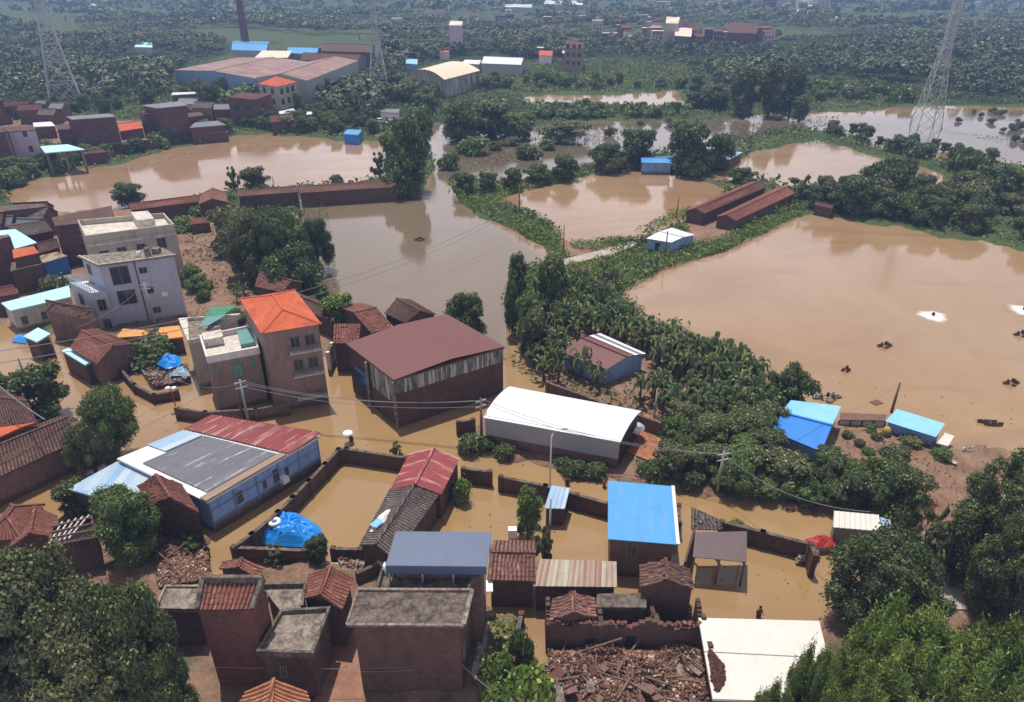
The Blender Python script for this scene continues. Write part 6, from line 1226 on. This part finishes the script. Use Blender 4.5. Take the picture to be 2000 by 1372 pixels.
# ---------------------------------------------------------------- individual trees
def TR(lst):
    for t in lst:
        sb = t[0] == 'bush' or 'shrub' in t[6]; tree(*t[:7], cat='shrub' if sb else 'tree', name='shrub' if sb else 'tree')
D_, Md, B_, O_, Lm = 'leaf_dark', 'leaf_mid', 'leaf_bright', 'leaf_olive', 'leaf_lime'
TR([
 ('big',O_,120,1060,1390,330,'largest spreading olive green tree of the lower left corner'),
 ('big2',D_,300,1120,1390,230,'dark leafy tree leaning against the brick tower at the lower left'),
 ('bamboo',Md,20,1060,1330,200,'fresh green tree at the left edge in front of the tile roofs'),
 ('big',O_,215,1190,1440,260,'olive tree at the bottom edge, in front of the largest lower left tree'),
 ('big2',Md,20,1230,1450,240,'dark tree filling the lower left corner'),
 ('big2',D_,340,1250,1420,150,'shadowed tree at the foot of the brick tower'),
 ('bamboo',Lm,1740,1165,1420,280,'bright yellow green feathery bamboo clump at the lower right'),
 ('bamboo',B_,1600,1260,1460,180,'bright green bamboo clump overhanging the white roof'),
 ('bamboo',B_,1890,1200,1430,240,'mid green bamboo clump at the bottom right corner'),
 ('bamboo',Lm,1690,1290,1470,200,'low light green bamboo in front of the feathery clump at the lower right'),
 ('bamboo',B_,1990,1240,1450,200,'bamboo clump cut by the right edge at the bottom'),
 ('bamboo',B_,1552,1235,1440,110,'thin feathery bamboo tip crossing the white roof'),
 ('bamboo',B_,1500,1330,1470,130,'low feathery bamboo hanging over the front corner of the white roof'),
 ('big2',D_,1712,1050,1215,245,'round dense dark tree between the metal shed and the bright bamboo'),
 ('eucal',D_,1920,850,1150,270,'tall dark gum tree at the right edge above the lane'),
 ('eucal',D_,1990,895,1215,240,'second tall dark gum tree cut by the right edge'),
 ('eucal',D_,1930,985,1230,210,'lower dark gum tree beside the lane, front one of the right edge group'),
 ('open',O_,1850,960,1130,140,'thin half bare tree leaning over the pale lane'),
 ('open',O_,1805,975,1090,70,'sparse branchy tree at the start of the pale lane'),
 ('med',D_,95,712,815,120,'round tree standing in the flooded left street'),
 ('big2',Md,228,750,905,135,'tall full tree in the flood behind the blue and white lean-to'),
 ('big2',O_,190,815,925,110,'olive crowned tree touching the end of the long brown tile roof'),
 ('big2',Md,270,945,1085,160,'dense dark green tree left of the blue workshop front corner'),
 ('med',D_,150,940,1005,75,'small dark tree in front of the blue and white lean-to'),
 ('bush',Md,5,728,790,60,'bush cut by the left edge in the flooded street'),
 ('big',O_,495,390,545,130,'broad olive crown of the big tree clump beside the central pond'),
 ('big2',D_,560,405,560,140,'dark tall tree in the middle of the clump beside the central pond'),
 ('big2',D_,622,418,530,75,'dark tree at the water side of the clump beside the central pond'),
 ('med2',D_,578,465,572,120,'low round dark tree in front of the clump beside the central pond'),
 ('med',O_,450,400,500,90,'olive tree at the left end of the clump beside the central pond'),
 ('med',D_,258,355,402,76,'round dark tree on the pond bank above the beige house'),
 ('med',D_,500,325,375,66,'round dark tree behind the tile roofed row'),
 ('open',D_,458,318,372,36,'thin dark tree left of the round one behind the tile roofed row'),
 ('bush',D_,657,340,362,32,'small dark bush behind the right half of the tile roofed row'),
 ('med2',D_,912,566,655,88,'round tree at the right corner of the maroon barn'),
 ('med',B_,665,573,650,80,'bright green tree squeezed between the orange hip roof and the barn'),
 ('med2',D_,900,0,0,0,'') if 0 else ('bush',B_,690,590,640,40,'small bright bush beside the tile gables behind the barn'),
 ('tall',D_,1012,482,620,62,'tall dark poplar like tree at the corner of the central pond'),
 ('med',D_,1078,495,620,80,'rounded dark tree right of the poplar like tree by the central pond'),
 ('tall',Md,1030,560,680,70,'leafy tree at the tip of the banana grove beside the flooded street'),
 ('tall',D_,1000,540,660,40,'narrow dark tree at the left tip of the grove'),
 ('med',O_,1045,600,700,70,'olive tree at the left side of the banana grove'),
 ('med2',D_,1535,710,795,95,'round glossy tree on the shore above the two tone blue shed'),
 ('bush',Md,1505,755,810,60,'light green bush left of the two tone blue shed'),
 ('med2',Md,1705,895,985,105,'bright round tree between blue sheds and metal shed'),
 ('med2',D_,1740,920,1020,110,'dark round tree just behind the metal shed'),
 ('med',D_,624,1045,1100,56,'small round tree beside the blue tarpaulin'),
 ('bush',B_,905,930,980,44,'bright bush growing out of water right of the red corrugated shed'),
 ('open',O_,542,1060,1100,55,'thin twiggy shrub in front of the tarpaulin wall'),
 ('open',Md,775,860,895,32,'upright bare stemmed shrub growing on the brick street wall'),
 ('tall',B_,1030,940,1050,70,'feathery green tree beside the tiny blue and white shed'),
 ('open',O_,1062,1010,1100,50,'half bare shrub in the flooded garden'),
 ('bush',Md,920,845,885,55,'bush at the broken wall stub left of the white warehouse'),
 ('bush',B_,975,1270,1340,70,'bright vegetable bush in the garden strip right of the tall brick house'),
 ('bush',Lm,1030,1300,1390,100,'yellow green bush at the bottom of the garden strip'),
 ('bush',B_,985,1330,1400,90,'green bush at the bottom edge of the garden strip'),
 ('bush',Md,1015,1225,1290,50,'bush against the low red wall of the flooded garden'),
 ('med',Md,380,515,560,55,'small light green tree on the bare yard right of the beige house'),
 ('bush',Md,358,420,450,50,'bush right of the beige house roof'),
 ('bush',Md,395,400,432,50,'bush behind the tiny pink tile roof'),
 ('bush',O_,110,535,570,60,'yellowish shrub between the brick houses and the grey house'),
 ('bush',D_,300,655,700,100,'dark shrubs behind the junk beside the pinkish houses'),
 ('bush',D_,262,665,700,50,'dark shrub right of the reddish tile gable'),
 ('open',Md,380,1040,1075,60,'straggly shrub on the rubble beside the lane'),
 ('bush',B_,1440,1018,1050,50,'small green shrub growing on the brick wall right of the brown shed'),
 ('med2',D_,1450,325,362,56,'single round dark tree by the end of the long tile sheds'),
 ('open',D_,1560,335,395,70,'dark spreading half bare tree behind the nearer long tile shed'),
 ('med',D_,1660,340,420,90,'dense dark tree on the far bank of the big pond, next to the spreading one'),
 ('umb',D_,1738,300,400,110,'flat topped dark tree, tallest on the far bank of the big pond'),
 ('med2',D_,1612,350,410,80,'bushy dark tree left of the flat topped one on the far bank'),
 ('umb',D_,1870,283,375,95,'open layered dark tree behind the right bank'),
 ('med',D_,1925,315,385,100,'rounded tree near the right edge above the bank'),
 ('med',Md,1985,325,385,80,'tree cut by the right edge above the bank'),
 ('med',D_,1885,330,390,90,'dark tree just left of the rounded tree near the right edge'),
 ('med2',D_,1750,262,300,60,'round tree standing between the marsh and the upper right pond'),
 ('bush',D_,1800,275,310,60,'low dark bushes at the marsh edge near the pylon'),
 ('med',D_,800,215,375,90,'tall column like tree at the top of the hedge between the ponds'),
 ('med',Md,775,250,355,80,'left bulging tree of the hedge between the ponds'),
 ('med2',D_,792,300,382,95,'lowest dark tree of the hedge between the ponds, above the central pond'),
 ('med',Md,822,200,300,70,'tree at the upper right of the hedge between the ponds'),
 ('open',D_,742,290,345,44,'small palm like tree leaning over the muddy pond'),
 ('bush',Md,880,292,330,44,'round bush standing in marsh water right of the hedge'),
 ('bush',O_,1030,278,310,50,'olive bush standing in the marsh water'),
 ('bush',Md,930,262,300,70,'broad bush at the edge of the marsh'),
 ('med2',O_,1100,232,275,110,'wide olive thicket in the marsh'),
 ('med',D_,1345,230,340,110,'large round tree above the vivid blue roof'),
 ('med',D_,1400,255,335,70,'dark tree right of the large round one above the vivid blue roof'),
 ('med2',D_,1350,290,345,70,'low dark tree over the grey lean-to'),
 ('med',D_,1245,245,325,90,'dark tree directly left of the vivid blue roof'),
 ('med2',D_,1190,275,335,80,'rounded dark tree second left of the vivid blue roof'),
 ('med',D_,1100,300,352,70,'dark tree in the row on the dike above the middle pond'),
 ('med2',D_,1050,318,358,60,'low dark tree at the start of the dike row'),
 ('med',D_,1000,325,372,50,'dark bush tree near the top left corner of the middle pond dike'),
 ('med',D_,955,333,378,50,'dark bush tree between marsh and central pond'),
 ('med',D_,905,335,382,60,'dark bush tree at the top right corner of the central pond'),
 ('med',D_,960,190,265,130,'wide dark tree left of the marsh, below the green field'),
 ('med2',D_,900,195,275,80,'dark tree right of the hedge, beside the narrow canal'),
 ('med',Md,1010,215,270,90,'tree at the right end of the dark group beside the marsh'),
 ('med',D_,415,160,225,60,'round dark tree between the village and the cream house'),
 ('tall',D_,1500,110,230,70,'tall dark tree of the tight clump right of the green field'),
 ('tall',D_,1450,120,228,80,'left tall dark tree of the tight clump right of the green field'),
 ('tall',D_,1540,115,228,70,'right tall dark tree of the tight clump right of the green field'),
 ('tall',D_,1400,160,215,80,'lower dark tree at the left foot of the tight clump'),
 ('tall',D_,1355,175,212,60,'lowest leftmost dark tree of the tight clump, by the water strip'),
 ('tall',Md,1560,180,235,60,'lighter tree at the right foot of the tight clump'),
])
# banks with many similar trees
rt = random.Random(77)
def belt(n, poly, hmin, hmax, kinds, mats, lab, grp, wr=(.45,.75), sep=.55):
    P = [U(x, y, 0) for x, y in poly]; lo = (min(p.x for p in P), min(p.y for p in P)); hi = (max(p.x for p in P), max(p.y for p in P)); pl = [(p.x, p.y) for p in P]; done = []
    for i in range(n):
        for _ in range(60):
            x, y = rt.uniform(lo[0], hi[0]), rt.uniform(lo[1], hi[1])
            if not inpoly(np.array([x]), np.array([y]), pl)[0]: continue
            H_ = rt.uniform(hmin, hmax); W_d = H_*rt.uniform(*wr)*2
            if all(math.hypot(x-a, y-b) > (W_d+c)*.5*sep for a, b, c in done): break
        else: continue
        done.append((x, y, W_d)); sb = any(k in lab for k in ('shrub','bush ','bushy tree along the near','thicket standing')); tree(rt.choice(kinds), rt.choice(mats), 0, 0, 0, 0, lab, grp, gz=.2, p=V(x, y, 0), hm=H_, wm_=W_d, low=.08, cat='shrub' if sb else 'tree', name='shrub' if sb else 'tree')
belt(34, [(1570,398),(1640,410),(1800,440),(1990,474),(2080,480),(2060,400),(1900,385),(1800,375),(1640,372)], 4, 7.5, ['med','med2','med2'], [D_,D_,O_], 'dark bushy tree in the belt along the far bank of the big pond', 'trees along the far bank of the big pond', (.5,.75), .42)
belt(26, [(1300,925),(1310,865),(1480,860),(1500,925),(1620,935),(1740,950),(1780,1000),(1640,995),(1450,965),(1300,940)], 2.8, 4.6, ['med','med2','med'], [D_,D_,O_,Md], 'bushy tree of the dense thicket between the flooded road and the blue sheds', 'thicket between road and blue sheds', (.5,.75), .5)
belt(10, [(1320,850),(1330,810),(1500,810),(1510,860),(1400,870)], 3, 4.5, ['med','bush'], [D_,O_], 'leafy shrub above the thicket, right of the orange yard', 'shrubs right of the orange yard', (.5,.8), .5)
belt(5, [(940,875),(1010,895),(1215,930),(1215,945),(1000,905),(940,885)], 1.2, 1.9, ['bush'], [D_], 'low dark shrub hugging the front wall of the white warehouse', 'shrubs along the white warehouse', (.6,.9), .6)
belt(12, [(1220,920),(1300,935),(1640,990),(1780,1010),(1640,1000),(1300,950)], 1.5, 2.6, ['bush','med'], [D_,Md], 'low shrub dipping into the flooded road edge below the thicket', 'shrubs at the flooded road edge', (.6,.9), .6)
belt(34, [(80,338),(240,308),(420,268),(440,262),(400,265),(230,300),(70,330),(0,350),(-40,370),(10,385)], 3, 5.5, ['med','med2','bush'], [D_,Md], 'leafy shrub along the village bank of the muddy pond', 'bushes along the village pond bank', (.5,.8), .4)
belt(34, [(440,258),(530,258),(660,268),(740,270),(730,255),(640,225),(560,245),(450,235)], 3.5, 6, ['med','med2'], [D_,Md], 'bushy tree on the slope between cream house and muddy pond', 'trees between cream house and muddy pond', (.5,.7), .42)
belt(34, [(560,220),(640,160),(720,175),(800,180),(860,200),(850,240),(740,215),(640,230)], 5, 8, ['med','med2','lowa'], [D_,Md], 'dark green tree around the foot of the middle pylon', 'trees around the middle pylon', (.45,.65), .6)
belt(26, [(1560,210),(1780,205),(1790,190),(1700,175),(1600,165),(1560,190)], 4, 7, ['lowa','lowb','lowc','med'], [D_,Md,Md], 'green tree behind the marsh left of the marsh pylon', 'trees left of the marsh pylon', (.45,.7), .6)
belt(30, [(860,180),(1010,178),(1350,178),(1330,170),(1100,160),(900,165)], 4, 7, ['lowa','lowc','med'], [D_,Md], 'leafy shrub along the near edge of the green field', 'bushes along the green field', (.45,.6), .6)
belt(16, [(1050,236),(1300,232),(1340,222),(1040,216)], 4, 5.5, ['lowb','lowa','med'], [Md,D_], 'tree of the straight green hedge between the water strip and the marsh', 'hedge between water strip and marsh', (.5,.7), .5)
belt(22, [(1620,250),(1680,262),(1900,305),(1990,325),(1900,320),(1700,290),(1600,262)], 2, 4, ['bush','med'], [D_,Md], 'bush along the dike between the upper right pond and the marsh', 'bushes on the upper right dike', (.5,.8), .6)
belt(14, [(1820,212),(1980,215),(2060,290),(1930,275),(1850,240)], 1.2, 2.6, ['bush'], [D_,O_], 'drowned bush standing in the right marsh water', 'drowned bushes in the right marsh', (.6,1.2), .9)
belt(12, [(880,262),(1060,262),(1200,245),(1380,240),(1380,270),(1200,270),(1000,310),(880,320)], 1.5, 3.2, ['bush','med2'], [O_,Md], 'drowned thicket standing in the marsh behind the vivid blue roof', 'drowned thickets in the middle marsh', (.7,1.2), .8)
belt(20, [(1340,215),(1580,232),(1600,205),(1340,170)], 4.5, 8, ['tall','med'], [D_], 'dark tree within the tight clump right of the green field', 'tight clump right of the green field', (.4,.55), .45)
belt(26, [(-60,232),(100,238),(330,205),(440,180),(430,160),(300,190),(60,215),(-60,215)], 4, 7, ['med','med2'], [D_,Md], 'dark tree right behind the brick houses of the upper left village', 'trees behind the upper left village', (.4,.6), .5)
belt(14, [(90,262),(440,232),(440,262),(240,300),(60,320)], 2, 3.4, ['bush','med2'], [D_,Md], 'leafy shrub squeezed between the upper left village houses', 'shrubs between the upper left houses', (.5,.8), .5)
belt(12, [(360,560),(470,560),(640,580),(640,640),(450,640)], 1.5, 3, ['bush','med2'], [D_,Md,O_], 'leafy shrub in the yards behind the orange hip roof', 'shrubs behind the orange hip roof', (.5,.8), .6)
belt(10, [(1640,850),(1700,845),(1850,900),(1790,960),(1700,900)], .7, 1.6, ['bush'], [O_,Md], 'low dry shrub on the bare shore below the blue sheds', 'shrubs on the bare shore', (.6,1.0), 1.0)
# banana plants: pseudo-stem and long arched leaves, each leaf a folded blade
def banana_mesh(seed, nl=9):
    rr = random.Random(seed); mb = MB()
    for k in range(nl):
        a = k*2.4+rr.uniform(-.4,.4); L = rr.uniform(1.3,2.1); up = rr.uniform(1.1,2.1); wd = rr.uniform(.15,.24); prev = None; N = 7
        for i in range(N+1):
            t = i/N; r_ = .1+L*(t*.75+.1*math.sin(t*3)); z = 1.5+up*math.sin(min(1,t*1.15)*2.2)-t*t*.9; wv = wd*math.sin(math.pi*min(1,t*.95+.06))**.6+.02
            c = V(r_*math.cos(a), r_*math.sin(a), z); s = V(-math.sin(a), math.cos(a), 0)*wv; cur = (c-s-V(0,0,wv*.35), c, c+s-V(0,0,wv*.35))
            if prev: mb.face([prev[0], prev[1], cur[1], cur[0]]); mb.face([prev[1], prev[2], cur[2], cur[1]])
            prev = cur
    return mb
BAN = []
for s_ in range(4):
    o = banana_mesh(s_+40, 8+s_).build('leaves', 'banana'); st_ = MB(); st_.tube([(0,0,-.6),(.02,0,.8),(0,.02,1.7)], [.16,.13,.08], 7); t_ = st_.build('stem', 'bark'); BAN.append((o.data, t_.data)); bpy.data.objects.remove(o); bpy.data.objects.remove(t_)
BARN = [(U(a, b, 2.2).x, U(a, b, 2.2).y) for a, b in ((1085,688),(1185,735),(1280,690),(1172,640))]
def bananas(n, poly, smin, smax, lab, grp):
    P = [U(x, y, 0) for x, y in poly]; lo = (min(p.x for p in P), min(p.y for p in P)); hi = (max(p.x for p in P), max(p.y for p in P)); pl = [(p.x, p.y) for p in P]; k = 0; done = []
    while k < n:
        x, y = rt.uniform(lo[0], hi[0]), rt.uniform(lo[1], hi[1])
        if not inpoly(np.array([x]), np.array([y]), pl)[0] or inpoly(np.array([x]), np.array([y]), BARN)[0]: continue
        if any(math.hypot(x-a, y-b) < .9 for a, b in done) and rt.random() < .9: k += .02; continue
        k += 1; done.append((x, y)); r = empty('banana_plant', (x, y, .4), lab, 'banana plant', grp); s = rt.uniform(smin, smax); r.rotation_euler.z = rt.uniform(0, 6.28); lm, tm = rt.choice(BAN)
        for nm_, me_ in (('leaves', lm), ('stem', tm)): c = bpy.data.objects.new(nm_, me_); COL.objects.link(c); c.parent = r; c.scale = (s, s, s*rt.uniform(.85,1.15))
bananas(70, [(1130,655),(1180,630),(1230,640),(1330,685),(1440,735),(1490,775),(1480,810),(1380,775),(1270,730),(1180,680)], .9, 1.45, 'banana plant of the dense row along the shore of the big pond', 'banana plants along the big pond')
bananas(44, [(1010,640),(1060,620),(1160,650),(1100,690),(1180,735),(1200,770),(1130,780),(1060,745),(1020,700)], .8, 1.3, 'banana plant around the open red and white barn', 'banana plants around the red barn')
bananas(30, [(1240,790),(1300,760),(1420,790),(1500,820),(1480,850),(1300,830)], .8, 1.3, 'banana plant of the patch between the warehouse yard and the pond row', 'banana plants behind the warehouse yard')
bananas(36, [(1040,560),(1110,560),(1190,545),(1210,590),(1120,640),(1050,640)], .8, 1.2, 'banana plant at the upper tip of the grove near the central pond', 'banana plants at the upper tip of the grove')
bananas(4, [(452,575),(490,570),(490,600),(460,605)], .7, 1, 'banana plant beside the tile roof below the big tree clump', 'banana plants below the tree clump')
# ---------------------------------------------------------------- ground cover and woodland masses
dike = [[(880,395),(960,378),(1060,345),(1150,325),(1230,322),(1250,334),(1150,343),(1060,366),(1010,378),(980,388),(1000,408),(1050,424),(1100,462),(1085,485),(1055,480),(1010,455),(940,420),(900,400)],
 [(1110,520),(1200,505),(1300,500),(1400,470),(1480,435),(1560,400),(1580,405),(1560,423),(1510,450),(1420,490),(1290,530),(1212,575),(1200,600),(1120,600),(1060,560)],
 [(1420,335),(1500,285),(1560,266),(1640,272),(1700,290),(1840,330),(1850,345),(1760,318),(1660,290),(1560,277),(1470,300),(1425,345)], [(1290,440),(1340,425),(1350,410),(1290,430),(1240,455)], [(1190,498),(1240,480),(1230,470),(1110,478),(1120,492)]]
scatter('dike_plants', dike[:2]+dike[3:], 22, .2, 1.3, 'leaf_bright', 'lush green weeds covering the pond dikes', 1, .5, lim=90000)
scatter('dike_plants', dike[:3]+dike[3:], 5, .25, 1.9, 'leaf_mid', 'taller darker weeds on the pond dikes', 2, .4, lim=34000)
scatter('grass', [[(980,700),(1120,640),(1300,690),(1500,790),(1560,860),(1800,940),(1780,1000),(1450,965),(1230,930),(1250,810),(1060,760)]], 5, .28, .6, 'leaf_olive', 'rough grass and weeds under the banana grove and thicket', 3, .4, lim=30000)
scatter('grass', [[(1640,840),(1760,835),(1900,890),(1860,1010),(1790,1040),(1760,950),(1660,900)]], 2.2, .2, .3, 'dry', 'thin dry weeds on the bare shore at the right', 4, .4, lim=6000)
scatter('grass', [[(345,410),(640,400),(660,560),(640,640),(430,680),(350,600)]], 4, .2, .6, 'leaf_olive', 'sparse weeds on the yards right of the beige house', 5, .4, lim=16000)
scatter('grass', [[(0,395),(80,335),(420,265),(740,268),(760,240),(600,215),(420,180),(0,230)]], .5, .4, .7, 'leaf_olive', 'weeds between the houses of the upper left village', 6, .4, lim=9000)
scatter('vegetable_plants', [[(930,1215),(1012,1200),(1005,1290),(1080,1300),(1085,1420),(920,1420)]], 30, .2, .5, 'leaf_bright', 'bright vegetable rows in the garden right of the tall brick house', 7, .6, lim=9000)
scatter('marsh_reeds', [[(870,300),(960,280),(1100,262),(1230,245),(1230,275),(1040,300),(950,340),(880,345)], [(1400,240),(1640,225),(1640,245),(1480,262),(1410,268)]], .9, .4, .7, 'dry', 'brownish reeds and weeds standing in the marsh water', 8, .3, lim=9000, z=.05)
scatter('floating_weed', [[(1880,262),(2050,270),(2050,300),(1960,285)], [(1420,470),(1500,440),(1500,446),(1430,480)], [(1240,540),(1290,530),(1260,560),(1225,585)]], 1.5, .25, .15, 'leaf_olive', 'floating weed on the open water', 9, .5, lim=4000, z=.08)
scatter('field_crops', [[(1000,182),(1340,176),(1370,130),(1180,118),(1040,125),(960,150)]], .8, .6, 1.0, 'leaf_lime', 'light green field of low crops in front of the far town', 10, .5, lim=26000)
scatter('field_crops', [[(1580,165),(1780,200),(1830,180),(1700,150)], [(860,200),(950,180),(960,160),(940,150),(860,180)]], .5, .5, .9, 'dry', 'tan and green rough fields', 11, .5, lim=9000)
canopy_mass('hedge_plants', [[(1030,238),(1345,232),(1350,214),(1200,216),(1030,220)]], 2.6, 4, 5.5, 90, .22, 'leaf_mid', 31, 'straight green reed hedge between the water strip and the marsh', 1500)
EX = [[(330,196),(505,200),(600,240),(680,172),(750,140),(745,80),(440,78),(430,112),(330,145)], [(790,185),(870,190),(945,165),(1040,125),(930,108),(860,120),(790,130)], [(1165,96),(1505,96),(1505,60),(1300,50),(1165,66)],
 [(1095,100),(1142,100),(1145,84),(1095,84)], [(980,185),(1370,182),(1400,150),(1200,112),(1040,122),(960,150)], [(545,84),(720,84),(740,70),(560,70)], [(-900,112),(95,118),(95,103),(-900,95)], [(745,245),(790,245),(790,205),(735,205)], [(1560,168),(1640,168),(1640,148),(1560,150)], [(240,98),(305,98),(305,90),(240,90)], [(870,54),(908,54),(908,50),(870,50)], [(940,76),(978,76),(978,72),(940,72)]]
canopy_mass('woodland', [[(-700,212),(60,212),(280,200),(400,190),(450,235),(600,225),(760,240),(860,190),(980,176),(980,80),(-700,80)], [(980,120),(1180,112),(1340,130),(1400,175),(1560,165),(1820,165),(1830,205),(2700,205),(2700,80),(980,80)]], 6.6, 6, 11, 115, .21, 'leaf_far', 21, 'broad far woodland reading as one dark green mass', 9000, excl=EX)
canopy_mass('woodland', [[(-1100,80),(3000,80),(3000,32),(-1100,32)]], 9.5, 7, 13, 64, .25, 'leaf_far', 22, 'hazy distant woodland belt below the far towns', 14000, excl=EX, clear=.35)
canopy_mass('woodland', [[(-1600,32),(3600,32),(3600,-22),(-1600,-22)]], 19, 9, 16, 20, .55, 'leaf_far', 23, 'woodland fading into haze at the top of the picture', 16000, clear=.5)
def grass_all(n, seed, size, hgt, mat, y0, y1, lab):
    rng = np.random.default_rng(seed); u = rng.random(n*4); a, b = (y0+58.)**-2, (y1+58.)**-2; Y = (a+(b-a)*u)**-.5-58; X = rng.uniform(-120, 2120, n*4)
    iy = np.clip(np.searchsorted(gy, Y), 0, ny-1); ix = np.clip(((X-gx[0])/6).astype(int), 0, nx-1); ok = (land[iy, ix] > .75) & (grass[iy, ix] > .55+.3*rng.random(n*4)); ok[:] = ok & (np.arange(n*4) >= 0)
    X, Y = X[ok][:n], Y[ok][:n]; wx, wy = unproj(X, Y); m = len(wx); wx += rng.normal(size=m)*.5; wy += rng.normal(size=m)*.5
    f = (np.sin(wx*.23+2*np.sin(wy*.17))*np.cos(wy*.21)+1)/2; z = LANDZ[iy[ok][:n], ix[ok][:n]]+hgt*rng.random(m)*(.25+.9*f)
    me = quads_mesh('grass', np.column_stack([wx, wy, z]), rng.normal(size=(m, 3))*.8+np.array([0, 0, .7]), size*(.6+.8*f)*rng.uniform(.6, 1.4, m), mat, .45)
    o = bpy.data.objects.new('grass', me); COL.objects.link(o); o['kind'] = 'stuff'; o['label'] = lab
grass_all(70000, 51, .55, 1.1, 'leaf_olive', 120, 480, 'rough grass and weeds on the banks and fields')
grass_all(50000, 52, .5, 1.5, 'leaf_mid', 120, 480, 'taller green weeds on the banks and fields')
grass_all(26000, 53, .3, .7, 'leaf_mid', 470, 720, 'weeds around the banana grove')
# ---------------------------------------------------------------- haze
hz = MB(); hz.hexa([V(-16000,-120,-3), V(16000,-120,-3), V(16000,16000,-3), V(-16000,16000,-3)], [V(-16000,-120,66), V(16000,-120,66), V(16000,16000,66), V(-16000,16000,66)])
ho = hz.build('haze', 'water'); hm = bpy.data.materials.new('haze_air'); hm.use_nodes = True; t = hm.node_tree; t.nodes.clear()
vo = t.nodes.new('ShaderNodeVolumePrincipled'); vo.inputs['Color'].default_value = (.36, .56, .95, 1); vo.inputs['Density'].default_value = .00034; vo.inputs['Anisotropy'].default_value = .0
mo = t.nodes.new('ShaderNodeOutputMaterial'); t.links.new(vo.outputs[0], mo.inputs['Volume']); ho.data.materials.clear(); ho.data.materials.append(hm); ho['kind'] = 'stuff'
